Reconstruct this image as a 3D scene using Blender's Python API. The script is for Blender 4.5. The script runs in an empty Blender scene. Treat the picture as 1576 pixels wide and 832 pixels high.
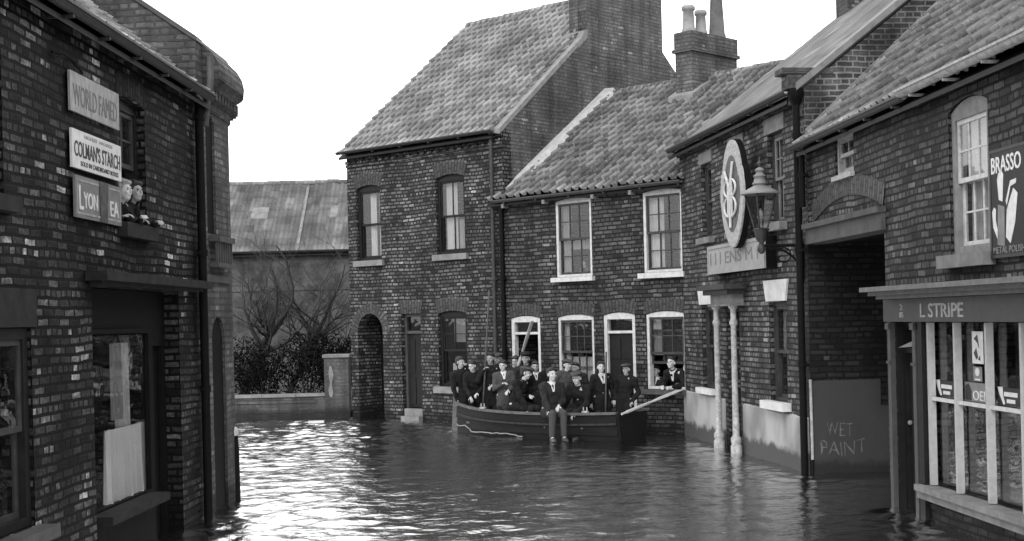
import bpy, bmesh, math, random
from mathutils import Vector, Matrix, noise
random.seed(7)
R = math.radians
SC = bpy.context.scene
COL = SC.collection

# ------------------------------------------------------------------ camera
F = 2100.0; CAMH = 2.2; ROLL = 0.024
cam_d = bpy.data.cameras.new('camera'); cam = bpy.data.objects.new('camera', cam_d); COL.objects.link(cam)
cam_d.sensor_width = 36; cam_d.lens = 36*F/1576; cam_d.shift_y = 74/1576
cam_d.clip_start = 0.1; cam_d.clip_end = 2000
cr, sr = math.cos(ROLL), math.sin(ROLL)
cam.matrix_world = Matrix(((cr, sr, 0, 0), (0, 0, -1, 0), (-sr, cr, 0, CAMH), (0, 0, 0, 1)))
SC.camera = cam

# ------------------------------------------------------------------ sky and sun
W = bpy.data.worlds.new('World'); SC.world = W; W.use_nodes = True
nt = W.node_tree; nt.nodes.clear()
sky = nt.nodes.new('ShaderNodeTexSky'); sky.sky_type = 'NISHITA'; sky.sun_disc = False
SUN_EL, SUN_ROT = R(36), R(200)
sky.sun_elevation = SUN_EL; sky.sun_rotation = SUN_ROT; sky.dust_density = 4; sky.ozone_density = 1
bw = nt.nodes.new('ShaderNodeRGBToBW'); mm = nt.nodes.new('ShaderNodeMath'); mm.operation = 'MULTIPLY_ADD'
mm.inputs[1].default_value = 0.45; mm.inputs[2].default_value = 18.0      # even overcast veil over the sky
bg = nt.nodes.new('ShaderNodeBackground'); bg.inputs[1].default_value = 0.12
out = nt.nodes.new('ShaderNodeOutputWorld')
nt.links.new(sky.outputs[0], bw.inputs[0]); nt.links.new(bw.outputs[0], mm.inputs[0])
nt.links.new(mm.outputs[0], bg.inputs[0]); nt.links.new(bg.outputs[0], out.inputs[0])
sun_d = bpy.data.lights.new('sun', 'SUN'); sun_d.energy = 1.5; sun_d.angle = R(10); sun_d.color = (1, 1, 1)
sun = bpy.data.objects.new('sun', sun_d); COL.objects.link(sun)
sv = Vector((math.sin(SUN_ROT)*math.cos(SUN_EL), math.cos(SUN_ROT)*math.cos(SUN_EL), math.sin(SUN_EL)))
sun.rotation_euler = sv.to_track_quat('Z', 'Y').to_euler(); sun.location = sv*60
SC.view_settings.view_transform = 'Standard'; SC.view_settings.look = 'None'
SC.view_settings.gamma = 1; SC.view_settings.exposure = 0; SC.view_settings.use_curve_mapping = False
SC.render.engine = 'CYCLES'

# ------------------------------------------------------------------ helpers
def ray(px, py):
    a = (px-788)/F; b = -(py-490)/F
    return Vector((a*cr+b*sr, 1, -a*sr+b*cr))
class Frame:
    """a facade: origin at water level, x along the wall, y into the building, z up"""
    def __init__(s, ox, oy, ex, ey):
        s.o = Vector((ox, oy, 0)); e = Vector((ex, ey, 0)).normalized(); s.e = e; s.n = Vector((-e.y, e.x, 0))
        s.rot = math.atan2(e.y, e.x)
    def at(s, px, py, off=0.0):          # point of the wall plane (off = towards the inside) seen at a photo pixel
        r = ray(px, py); c = s.o+s.n*off
        t = c.dot(s.n)/r.dot(s.n)
        p = r*t; d = p-s.o
        return d.dot(s.e), CAMH+r.z*t
    def atx(s, px, py, x):               # point of the cross wall at local x: returns (local y, z)
        r = ray(px, py); c = s.o+s.e*x
        t = c.dot(s.e)/r.dot(s.e); p = r*t
        return (p-s.o).dot(s.n), CAMH+r.z*t
    def w(s, x, y, z=0): return s.o+s.e*x+s.n*y+Vector((0, 0, z))

class MB:
    def __init__(s): s.v = []; s.f = []; s.uv = []; s.sm = []
    def face(s, pts, uv=None, smooth=False):
        i = len(s.v); s.v += [tuple(p) for p in pts]; s.f.append(tuple(range(i, i+len(pts)))); s.uv.append(uv); s.sm.append(smooth)
    def box(s, x0, x1, y0, y1, z0, z1):
        if x0 > x1: x0, x1 = x1, x0
        if y0 > y1: y0, y1 = y1, y0
        if z0 > z1: z0, z1 = z1, z0
        a = [(x0,y0,z0),(x1,y0,z0),(x1,y1,z0),(x0,y1,z0),(x0,y0,z1),(x1,y0,z1),(x1,y1,z1),(x0,y1,z1)]
        for q in ((0,1,5,4),(1,2,6,5),(2,3,7,6),(3,0,4,7),(4,5,6,7),(3,2,1,0)): s.face([a[k] for k in q])
    def prism(s, poly, axis, a, b):      # poly: 2D points; axis 'y' -> (x,z), 'x' -> (y,z), 'z' -> (x,y)
        def P(p, d):
            return {'y': (p[0], d, p[1]), 'x': (d, p[0], p[1]), 'z': (p[0], p[1], d)}[axis]
        n = len(poly)
        s.face([P(p, a) for p in poly]); s.face([P(p, b) for p in reversed(poly)])
        for i in range(n):
            p, q = poly[i], poly[(i+1) % n]
            s.face([P(p, a), P(p, b), P(q, b), P(q, a)])
    def rings(s, rs, cap=True, smooth=True, closed=True):
        n = len(rs[0]); base = len(s.v)
        for r in rs: s.v += [tuple(p) for p in r]
        for j in range(len(rs)-1):
            for i in range(n if closed else n-1):
                k = (i+1) % n
                s.f.append((base+j*n+i, base+j*n+k, base+(j+1)*n+k, base+(j+1)*n+i)); s.uv.append(None); s.sm.append(smooth)
        if cap:
            s.face([rs[0][i] for i in range(n-1, -1, -1)]); s.face(rs[-1])
    def tube(s, pts, rad, n=8, cap=True):
        pts = [Vector(p) for p in pts]
        if not hasattr(rad, '__len__'): rad = [rad]*len(pts)
        rs = []
        up = None
        for i, p in enumerate(pts):
            d = (pts[min(i+1, len(pts)-1)]-pts[max(i-1, 0)]).normalized()
            if up is None: up = d.orthogonal().normalized()
            up = (up-d*up.dot(d)).normalized(); w = d.cross(up)
            rs.append([p+(up*math.cos(2*math.pi*k/n)+w*math.sin(2*math.pi*k/n))*rad[i] for k in range(n)])
        s.rings(rs, cap)
    def lathe(s, c, prof, n=16, sq=False):
        c = Vector(c); rs = []
        for r, z in prof:
            rs.append([c+Vector((r*math.cos(2*math.pi*(k+.5)/n), r*math.sin(2*math.pi*(k+.5)/n), z)) for k in range(n)])
        s.rings(rs, True, not sq)
    def sphere(s, c, r, n=12, m=8):
        if not hasattr(r, '__len__'): r = (r, r, r)
        c = Vector(c); rs = []
        for j in range(m+1):
            t = -math.pi/2+math.pi*j/m; t = max(-1.5, min(1.5, t))
            rs.append([c+Vector((r[0]*math.cos(t)*math.cos(2*math.pi*k/n), r[1]*math.cos(t)*math.sin(2*math.pi*k/n), r[2]*math.sin(t))) for k in range(n)])
        s.rings(rs)
    def mesh(s, name):
        me = bpy.data.meshes.new(name); me.from_pydata(s.v, [], s.f)
        me.polygons.foreach_set('use_smooth', s.sm)
        ul = me.uv_layers.new(name='UVMap'); data = ul.data
        V = me.vertices
        for p, uv in zip(me.polygons, s.uv):
            n = p.normal; ax, ay, az = abs(n.x), abs(n.y), abs(n.z)
            for k, li in enumerate(p.loop_indices):
                if uv: data[li].uv = uv[k]; continue
                c = V[me.loops[li].vertex_index].co
                if ay >= ax and ay >= az*.8: data[li].uv = (c.x, c.z)
                elif ax >= az*.8: data[li].uv = (c.y, c.z)
                else: data[li].uv = (c.x, c.y)
        return me
    def build(s, name, mat, parent=None, bevel=0):
        o = bpy.data.objects.new(name, s.mesh(name)); COL.objects.link(o)
        o.data.materials.append(mat)
        if parent is not None: o.parent = parent
        if bevel:
            m = o.modifiers.new('bevel', 'BEVEL'); m.width = bevel; m.segments = 2; m.limit_method = 'ANGLE'
        return o

def tag(o, label=None, cat=None, group=None, kind=None):
    if label: o['label'] = label
    if cat: o['category'] = cat
    if group: o['group'] = group
    if kind: o['kind'] = kind
    return o
def thing(name, frame, label, cat, group=None):
    o = bpy.data.objects.new(name, None); COL.objects.link(o); o.empty_display_size = .3
    if isinstance(frame, Frame): o.location = frame.o; o.rotation_euler = (0, 0, frame.rot)
    else: o.location = frame
    return tag(o, label, cat, group)

# ------------------------------------------------------------------ materials (the photograph is black and white)
def G(v): return (v, v, v, 1)
K = .82      # sooty, wet winter surfaces
def newmat(name):
    m = bpy.data.materials.new(name); m.use_nodes = True; t = m.node_tree; t.nodes.clear()
    o = t.nodes.new('ShaderNodeOutputMaterial'); b = t.nodes.new('ShaderNodeBsdfPrincipled')
    t.links.new(b.outputs[0], o.inputs[0])
    def N(typ, **k):
        n = t.nodes.new('ShaderNode'+typ)
        for a, v in k.items(): setattr(n, a, v)
        return n
    return m, t, b, N, t.links.new
def ramp(N, stops):
    r = N('ValToRGB'); e = r.color_ramp.elements
    while len(e) < len(stops): e.new(.5)
    for k, (p, v) in enumerate(stops): e[k].position = p; e[k].color = G(v)
    return r
def plain(name, v, var=.3, scale=6, rough=.7, bump=.2, spec=.3, metal=0, stretch=(1, 1, 1)):
    m, t, b, N, L = newmat(name)
    tc = N('TexCoord'); mp = N('Mapping'); mp.inputs['Scale'].default_value = stretch
    n1 = N('TexNoise'); n1.inputs['Scale'].default_value = scale; n1.inputs['Detail'].default_value = 8; n1.inputs['Roughness'].default_value = .65
    L(tc.outputs['Object'], mp.inputs[0]); L(mp.outputs[0], n1.inputs['Vector'])
    r = ramp(N, [(.3, K*v*(1-var)), (.7, K*v*(1+var))]); L(n1.outputs[0], r.inputs[0]); L(r.outputs[0], b.inputs['Base Color'])
    b.inputs['Roughness'].default_value = rough; b.inputs['Specular IOR Level'].default_value = spec; b.inputs['Metallic'].default_value = metal
    if bump:
        bp = N('Bump'); bp.inputs['Strength'].default_value = bump; bp.inputs['Distance'].default_value = .01
        L(n1.outputs[0], bp.inputs['Height']); L(bp.outputs[0], b.inputs['Normal'])
    return m
def brick(name, dark, light, mortar, hot=.25, hotpos=.86, rough=.75, bw_=.235, bh=.078, msize=.015, bump=1, wear=.5, spec=.2, fine=(.3, .45, .7, 1.5)):
    m, t, b, N, L = newmat(name)
    uv = N('UVMap')
    wn = N('TexNoise'); wn.inputs['Scale'].default_value = 9; wn.inputs['Detail'].default_value = 3; L(uv.outputs[0], wn.inputs['Vector'])
    ws = N('VectorMath', operation='MULTIPLY_ADD'); ws.inputs[1].default_value = (.022, .022, 0); ws.inputs[2].default_value = (-.011, -.011, 0)
    L(wn.outputs['Color'], ws.inputs[0])
    wn2 = N('TexNoise'); wn2.inputs['Scale'].default_value = .7; L(uv.outputs[0], wn2.inputs['Vector'])
    ws2 = N('VectorMath', operation='MULTIPLY_ADD'); ws2.inputs[1].default_value = (0, .09, 0); L(wn2.outputs['Color'], ws2.inputs[0])
    ad = N('VectorMath', operation='ADD'); L(uv.outputs[0], ad.inputs[0]); L(ws.outputs[0], ad.inputs[1]); L(ad.outputs[0], ws2.inputs[2])
    bk = N('TexBrick'); L(ws2.outputs[0], bk.inputs['Vector'])
    bk.inputs['Scale'].default_value = 1; bk.inputs['Brick Width'].default_value = bw_; bk.inputs['Row Height'].default_value = bh
    bk.inputs['Mortar Size'].default_value = msize; bk.inputs['Mortar Smooth'].default_value = .35; bk.inputs['Bias'].default_value = 0
    bk.inputs['Color1'].default_value = G(0); bk.inputs['Color2'].default_value = G(1); bk.inputs['Mortar'].default_value = G(.5)
    bk.offset = .5; bk.squash = .5; bk.squash_frequency = 4
    r = ramp(N, [(0, K*dark), (.45, K*(dark+light)*.45), (hotpos, K*light), (min(1, hotpos+.07), K*hot)])
    pn = N('TexNoise'); pn.inputs['Scale'].default_value = .9; pn.inputs['Detail'].default_value = 5; L(uv.outputs[0], pn.inputs['Vector'])
    pr = N('MapRange'); pr.inputs['From Min'].default_value = .35; pr.inputs['From Max'].default_value = .65; pr.inputs['To Min'].default_value = .62; pr.inputs['To Max'].default_value = 1.12; L(pn.outputs[0], pr.inputs[0])
    pm = N('Math', operation='MULTIPLY'); L(bk.outputs['Color'], pm.inputs[0]); L(pr.outputs[0], pm.inputs[1]); L(pm.outputs[0], r.inputs[0])
    # surface grime and frost on each brick
    fn = N('TexNoise'); fn.inputs['Scale'].default_value = 26; fn.inputs['Detail'].default_value = 6; fn.inputs['Roughness'].default_value = .7; L(uv.outputs[0], fn.inputs['Vector'])
    fr = ramp(N, [(fine[0], fine[1]), (fine[2], fine[3])]); L(fn.outputs[0], fr.inputs[0])
    m1 = N('Mix', data_type='RGBA', blend_type='MULTIPLY'); m1.inputs[0].default_value = .8; L(r.outputs[0], m1.inputs[6]); L(fr.outputs[0], m1.inputs[7])
    m2 = N('Mix', data_type='RGBA'); L(bk.outputs['Fac'], m2.inputs[0]); L(m1.outputs[2], m2.inputs[6]); m2.inputs[7].default_value = G(mortar)
    ln = N('TexNoise'); ln.inputs['Scale'].default_value = 1.1; ln.inputs['Detail'].default_value = 7; L(uv.outputs[0], ln.inputs['Vector'])
    lr = ramp(N, [(.32, 1-wear), (.68, 1+wear)]); L(ln.outputs[0], lr.inputs[0])
    m3 = N('Mix', data_type='RGBA', blend_type='MULTIPLY'); m3.inputs[0].default_value = 1; L(m2.outputs[2], m3.inputs[6]); L(lr.outputs[0], m3.inputs[7])
    # soaked band and silt line left by the flood (z = height above the water)
    tc = N('TexCoord'); sp = N('SeparateXYZ'); L(tc.outputs['Object'], sp.inputs[0])
    wa = N('Math', operation='MULTIPLY_ADD'); wa.inputs[1].default_value = .3; L(ln.outputs[0], wa.inputs[0]); L(sp.outputs[2], wa.inputs[2])
    wr = N('MapRange'); wr.inputs['From Min'].default_value = .28; wr.inputs['From Max'].default_value = .42; wr.inputs['To Min'].default_value = .3; L(wa.outputs[0], wr.inputs[0])
    m5 = N('Mix', data_type='RGBA', blend_type='MULTIPLY'); m5.inputs[0].default_value = 1; L(m3.outputs[2], m5.inputs[6]); L(wr.outputs[0], m5.inputs[7])
    st = N('Mapping'); st.inputs['Scale'].default_value = (5, .35, 1); L(uv.outputs[0], st.inputs[0]); sn = N('TexNoise'); sn.inputs['Scale'].default_value = 1; sn.inputs['Detail'].default_value = 6; L(st.outputs[0], sn.inputs['Vector'])
    sr_ = ramp(N, [(.4, .6), (.55, 1.05)]); L(sn.outputs[0], sr_.inputs[0])
    m6 = N('Mix', data_type='RGBA', blend_type='MULTIPLY'); m6.inputs[0].default_value = .8; L(m5.outputs[2], m6.inputs[6]); L(sr_.outputs[0], m6.inputs[7])
    L(m6.outputs[2], b.inputs['Base Color'])
    b.inputs['Roughness'].default_value = rough; b.inputs['Specular IOR Level'].default_value = spec
    inv = N('Math', operation='MULTIPLY_ADD'); inv.inputs[1].default_value = -1; inv.inputs[2].default_value = 1; L(bk.outputs['Fac'], inv.inputs[0])
    h = N('Math', operation='MULTIPLY_ADD'); h.inputs[1].default_value = .35; L(fn.outputs[0], h.inputs[0]); L(inv.outputs[0], h.inputs[2])
    h2 = N('Math', operation='MULTIPLY_ADD'); h2.inputs[1].default_value = .5; L(bk.outputs['Color'], h2.inputs[0]); L(h.outputs[0], h2.inputs[2])
    bp = N('Bump'); bp.inputs['Strength'].default_value = bump; bp.inputs['Distance'].default_value = .012
    L(h2.outputs[0], bp.inputs['Height']); L(bp.outputs[0], b.inputs['Normal'])
    return m
def tile(name, dark, light, lich=.3, tw=.2, tc_=.28, pan=.85):
    m, t, b, N, L = newmat(name)
    uv = N('UVMap'); sep = N('SeparateXYZ'); L(uv.outputs[0], sep.inputs[0])
    def fl(o, d):
        a = N('Math', operation='DIVIDE'); a.inputs[1].default_value = d; L(o, a.inputs[0])
        f = N('Math', operation='FLOOR'); L(a.outputs[0], f.inputs[0]); return f.outputs[0]
    cb = N('CombineXYZ'); L(fl(sep.outputs[0], tw), cb.inputs[0]); L(fl(sep.outputs[1], tc_), cb.inputs[1])
    wn = N('TexWhiteNoise', noise_dimensions='2D'); L(cb.outputs[0], wn.inputs['Vector'])
    r = ramp(N, [(0, dark), (1, light)]); L(wn.outputs[0], r.inputs[0])
    # shade painted into the hollow of each tile, roll tops lightened
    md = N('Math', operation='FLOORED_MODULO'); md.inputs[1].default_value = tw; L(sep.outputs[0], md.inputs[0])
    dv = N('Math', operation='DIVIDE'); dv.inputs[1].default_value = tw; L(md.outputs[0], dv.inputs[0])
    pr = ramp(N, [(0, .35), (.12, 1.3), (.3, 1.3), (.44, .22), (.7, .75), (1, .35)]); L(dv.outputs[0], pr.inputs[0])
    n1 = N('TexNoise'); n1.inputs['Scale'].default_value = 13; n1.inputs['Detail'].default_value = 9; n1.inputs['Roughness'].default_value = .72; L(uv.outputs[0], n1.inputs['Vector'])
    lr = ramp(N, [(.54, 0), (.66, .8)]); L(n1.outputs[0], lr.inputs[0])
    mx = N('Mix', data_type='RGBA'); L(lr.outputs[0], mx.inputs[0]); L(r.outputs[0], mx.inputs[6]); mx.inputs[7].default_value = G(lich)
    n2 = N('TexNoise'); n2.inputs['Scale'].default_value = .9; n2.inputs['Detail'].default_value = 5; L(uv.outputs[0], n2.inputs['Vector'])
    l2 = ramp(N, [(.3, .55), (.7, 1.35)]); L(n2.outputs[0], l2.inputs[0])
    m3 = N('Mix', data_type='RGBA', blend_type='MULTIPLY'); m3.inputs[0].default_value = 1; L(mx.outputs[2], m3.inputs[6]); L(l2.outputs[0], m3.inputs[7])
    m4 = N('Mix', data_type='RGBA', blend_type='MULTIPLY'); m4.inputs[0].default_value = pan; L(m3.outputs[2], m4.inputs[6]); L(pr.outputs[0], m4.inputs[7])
    L(m4.outputs[2], b.inputs['Base Color']); b.inputs['Roughness'].default_value = .75; b.inputs['Specular IOR Level'].default_value = .3
    bp = N('Bump'); bp.inputs['Strength'].default_value = .5; bp.inputs['Distance'].default_value = .01; L(n1.outputs[0], bp.inputs['Height']); L(bp.outputs[0], b.inputs['Normal'])
    return m
def glassmat(name, tint=.5, rough=.02, wav=.003, refl=.7):
    m, t, b, N, L = newmat(name)
    t.nodes.remove(b); o = [n for n in t.nodes if n.type == 'OUTPUT_MATERIAL'][0]
    tr = N('BsdfTransparent'); tr.inputs[0].default_value = G(tint); gl = N('BsdfGlossy'); gl.inputs['Roughness'].default_value = rough
    gl.inputs['Color'].default_value = G(.9)
    ge = N('NewGeometry'); dt = N('VectorMath', operation='DOT_PRODUCT'); L(ge.outputs['Incoming'], dt.inputs[0]); L(ge.outputs['True Normal'], dt.inputs[1])
    ab = N('Math', operation='ABSOLUTE'); L(dt.outputs['Value'], ab.inputs[0]); iv = N('Math', operation='SUBTRACT'); iv.inputs[0].default_value = 1; L(ab.outputs[0], iv.inputs[1])
    pw = N('Math', operation='POWER'); pw.inputs[1].default_value = 5; L(iv.outputs[0], pw.inputs[0])
    ad = N('Math', operation='MULTIPLY_ADD'); ad.inputs[1].default_value = refl; ad.inputs[2].default_value = .04; ad.use_clamp = True; L(pw.outputs[0], ad.inputs[0])
    mx = N('MixShader'); L(ad.outputs[0], mx.inputs[0]); L(tr.outputs[0], mx.inputs[1]); L(gl.outputs[0], mx.inputs[2]); L(mx.outputs[0], o.inputs[0])
    tc = N('TexCoord'); n1 = N('TexNoise'); n1.inputs['Scale'].default_value = 2.5; L(tc.outputs['Object'], n1.inputs['Vector'])
    bp = N('Bump'); bp.inputs['Strength'].default_value = 1; bp.inputs['Distance'].default_value = wav; L(n1.outputs[0], bp.inputs['Height'])
    L(bp.outputs[0], gl.inputs['Normal'])
    return m
def render_coat(name, top, wet, zwet, patch):
    """limewashed render with a tide mark at height zwet"""
    m, t, b, N, L = newmat(name)
    tc = N('TexCoord'); n1 = N('TexNoise'); n1.inputs['Scale'].default_value = 2.2; n1.inputs['Detail'].default_value = 9; n1.inputs['Roughness'].default_value = .7
    L(tc.outputs['Object'], n1.inputs['Vector'])
    sep = N('SeparateXYZ'); L(tc.outputs['Object'], sep.inputs[0])
    a = N('Math', operation='MULTIPLY_ADD'); a.inputs[1].default_value = .45; L(n1.outputs[0], a.inputs[0]); L(sep.outputs[2], a.inputs[2])
    mr = N('MapRange'); mr.inputs['From Min'].default_value = zwet+.18; mr.inputs['From Max'].default_value = zwet+.26; L(a.outputs[0], mr.inputs[0])
    mp = N('Mapping'); mp.inputs['Scale'].default_value = (1.1, 1.1, .6); L(tc.outputs['Object'], mp.inputs[0])
    n2 = N('TexNoise'); n2.inputs['Scale'].default_value = 1.6; n2.inputs['Detail'].default_value = 8; L(mp.outputs[0], n2.inputs['Vector'])
    r = ramp(N, [(.35, patch), (.6, top)]); L(n2.outputs[0], r.inputs[0])
    mx = N('Mix', data_type='RGBA'); L(mr.outputs[0], mx.inputs[0]); mx.inputs[6].default_value = G(wet); L(r.outputs[0], mx.inputs[7]); L(mx.outputs[2], b.inputs['Base Color'])
    b.inputs['Roughness'].default_value = .8
    bp = N('Bump'); bp.inputs['Strength'].default_value = .4; bp.inputs['Distance'].default_value = .015; L(n1.outputs[0], bp.inputs['Height']); L(bp.outputs[0], b.inputs['Normal'])
    return m
def curtain(name, v):
    m = plain(name, v, .25, 30, .9, .1, .1, stretch=(3, 3, .15)); return m

M = dict(
 brick_big=brick('brick big house', .014, .17, .008, .27, .93, wear=.4, bw_=.19, msize=.017, fine=(.3, .3, .7, 1.6)),
 brick_gable=brick('brick weathered gable', .085, .15, .06, .3, .965, wear=.45, fine=(.3, .4, .7, 1.6)),
 brick_cot=brick('brick cottage', .016, .12, .006, .2, .93, wear=.4),
 brick_pub=brick('brick inn', .018, .18, .01, .26, .93, wear=.35),
 brick_shop=brick('brick shop', .018, .12, .006, .2, .94, wear=.4),
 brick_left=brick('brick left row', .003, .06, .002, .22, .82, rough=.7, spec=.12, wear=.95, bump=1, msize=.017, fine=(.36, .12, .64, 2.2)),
 brick_corner=brick('brick corner', .06, .13, .05, .2, .94, wear=.4),
 brick_dark=brick('brick gable', .06, .11, .06, .28, .95, wear=.5),
 brick_far=brick('brick far', .09, .14, .12, .3, .95, wear=.5),
 brick_shade=brick('shaded passage brick', .006, .03, .004, .05, .95, wear=.4),  # inn gable brick darkened, the passage's shade put into its colour
 arch=brick('brick arches', .06, .13, .035, .16, .95, wear=.3),
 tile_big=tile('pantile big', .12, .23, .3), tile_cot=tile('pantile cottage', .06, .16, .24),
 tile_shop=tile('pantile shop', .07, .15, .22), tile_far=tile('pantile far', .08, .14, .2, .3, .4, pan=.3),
 slate=tile('slate', .17, .22, .26, .3, .22, pan=0),
 stone=plain('stone', .17, .35, 5), stone_pale=plain('stone pale', .55, .2, 4), stone_dark=plain('stone dark', .065, .4, 5),
 white=plain('white paint', .5, .25, 14, .5, .1), cream=plain('worn cream paint', .34, .45, 18, .55, .2),
 darkpaint=plain('dark paint', .012, .3, 8, .5, .1, .15), midpaint=plain('mid paint', .05, .25, 8, .5, .1),
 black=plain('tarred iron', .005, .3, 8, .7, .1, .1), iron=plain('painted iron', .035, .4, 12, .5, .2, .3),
 lead=plain('lead', .16, .3, 4, .5, .2), mortar=plain('mortar fillet', .36, .22, 9, .8, .4),
 glass=glassmat('window glass', .85), shopglass=glassmat('shop glass', .85, .03, .006, 1.0), lampglass=glassmat('lamp glass', .8),
 curtain=curtain('net curtain', .55), curtain_dim=curtain('dim curtain', .28), dark=plain('dark room', .015, .3, 4, .9, 0),
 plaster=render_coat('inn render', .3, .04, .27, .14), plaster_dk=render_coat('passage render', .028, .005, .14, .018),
 wood_dark=plain('boat tar', .008, .5, 7, .6, .4, .15, stretch=(.3, 1, 3)), wood=plain('boat wood', .07, .4, 7, .5, .3, .4, stretch=(.3, 1, 3)),
 wood_pale=plain('pale wood', .42, .25, 8, .6, .2), pot=plain('chimney pot', .24, .3, 6, .8, .2), pot_dark=plain('dark pot', .1, .3, 6),
 rope=plain('rope', .25, .3, 30, .9, .4),
)
# ------------------------------------------------------------------ building kit
def arc_pts(x0, x1, z, rise, n=12):
    if rise <= 0: return [(x0, z), (x1, z)]
    w = (x1-x0)/2; r = (w*w+rise*rise)/(2*rise); cx = (x0+x1)/2; cz = z+rise-r
    a0 = math.atan2(z-cz, -w); a1 = math.atan2(z-cz, w)
    if a0 < 0: a0 += 2*math.pi
    return [(cx+r*math.cos(a0+(a1-a0)*k/n), cz+r*math.sin(a0+(a1-a0)*k/n)) for k in range(n+1)]
def wall(mb, x0, x1, z0, z1, holes=(), y0=0.0, y1=0.25):
    """slab with openings; hole = (x0, x1, z0, zspring, rise)"""
    H = [(a, b, c, d+r) for a, b, c, d, r in holes]
    xs = sorted({x0, x1, *[v for h in H for v in h[:2] if x0 < v < x1]}); zs = sorted({z0, z1, *[v for h in H for v in h[2:] if z0 < v < z1]})
    def inh(x, z): return any(a < x < b and c < z < d for a, b, c, d in H)
    for i in range(len(xs)-1):
        for j in range(len(zs)-1):
            xa, xb, za, zb = xs[i], xs[i+1], zs[j], zs[j+1]
            if inh((xa+xb)/2, (za+zb)/2): continue
            mb.face([(xa,y0,za),(xb,y0,za),(xb,y0,zb),(xa,y0,zb)]); mb.face([(xb,y1,za),(xa,y1,za),(xa,y1,zb),(xb,y1,zb)])
    for a, b, c, d, r in holes:
        t = d+r
        if a > x0: mb.face([(a,y0,c),(a,y0,d),(a,y1,d),(a,y1,c)][::-1])
        if b < x1: mb.face([(b,y0,c),(b,y0,d),(b,y1,d),(b,y1,c)])
        if c > z0: mb.face([(a,y0,c),(b,y0,c),(b,y1,c),(a,y1,c)])
        if r <= 0:
            if t < z1: mb.face([(a,y0,t),(a,y1,t),(b,y1,t),(b,y0,t)])
        else:
            P = arc_pts(a, b, d, r)
            for (xa, za), (xb, zb) in zip(P, P[1:]):
                mb.face([(xa,y0,za),(xb,y0,zb),(xb,y0,t),(xa,y0,t)]); mb.face([(xb,y1,zb),(xa,y1,za),(xa,y1,t),(xb,y1,t)])
                mb.face([(xa,y0,za),(xa,y1,za),(xb,y1,zb),(xb,y0,zb)])
    mb.face([(x0,y0,z0),(x0,y0,z1),(x0,y1,z1),(x0,y1,z0)][::-1]); mb.face([(x1,y0,z0),(x1,y0,z1),(x1,y1,z1),(x1,y1,z0)])
    mb.face([(x0,y0,z1),(x1,y0,z1),(x1,y1,z1),(x0,y1,z1)])
def arch_band(parent, x0, x1, z, rise, h=.23, mat='arch', ext=.06, y=-.004):
    """ring of voussoir bricks over an opening, standing 4 mm proud of the wall"""
    mb = MB(); e = ext if rise < (x1-x0)*.3 else 0
    P = arc_pts(x0, x1, z, rise, 14) if rise > 0 else [(x0+(x1-x0)*k/8, z) for k in range(9)]
    if e: P = [(P[0][0]-0*e, P[0][1])]+P[1:-1]+[(P[-1][0]+0*e, P[-1][1])]
    cx = (x0+x1)/2; w = (x1-x0)/2
    if rise > 0: r = (w*w+rise*rise)/(2*rise); cz = z+rise-r
    else: cz = z-1.4
    Q = []; s = 0; S = [0]
    for p in P:
        d = Vector((p[0]-cx, p[1]-cz)).normalized()
        k = h/max(d.y, .35) if rise < w*.5 else h
        if rise < w*.5: Q.append((p[0]+d.x*k, z+rise*(1 if rise else 0)*(p[1]-z)/(rise or 1)+h))
        else: Q.append((p[0]+d.x*h, p[1]+d.y*h))
    for a, b in zip(P, P[1:]): S.append(S[-1]+math.hypot(b[0]-a[0], b[1]-a[1]))
    for i in range(len(P)-1):
        mb.face([(P[i][0],y,P[i][1]),(P[i+1][0],y,P[i+1][1]),(Q[i+1][0],y,Q[i+1][1]),(Q[i][0],y,Q[i][1])], uv=[(0,S[i]),(0,S[i+1]),(h,S[i+1]),(h,S[i])])
        mb.face([(Q[i][0],y,Q[i][1]),(Q[i+1][0],y,Q[i+1][1]),(Q[i+1][0],.02,Q[i+1][1]),(Q[i][0],.02,Q[i][1])])
        mb.face([(P[i+1][0],y,P[i+1][1]),(P[i][0],y,P[i][1]),(P[i][0],.02,P[i][1]),(P[i+1][0],.02,P[i+1][1])])
    return mb.build('brick_arch', M[mat], parent)
def curtain_panel(parent, x0, x1, z0, z1, y, mat='curtain', folds=.09, amp=.018, name='curtain'):
    mb = MB(); n = max(8, int((x1-x0)/.012)); ph = random.random()*6
    P = []
    for k in range(n+1):
        x = x0+(x1-x0)*k/n; P.append((x, y+amp*math.sin(x/folds*6.28+ph)+amp*.6*math.sin(x/folds*2.3+ph*2)))
    for a, b in zip(P, P[1:]):
        w = .012*math.sin(a[0]*40)
        mb.face([(a[0],a[1],z0),(b[0],b[1],z0),(b[0],b[1]*.6+y*.4,z1),(a[0],a[1]*.6+y*.4,z1)], smooth=True)
    return mb.build(name, M[mat], parent)
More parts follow.
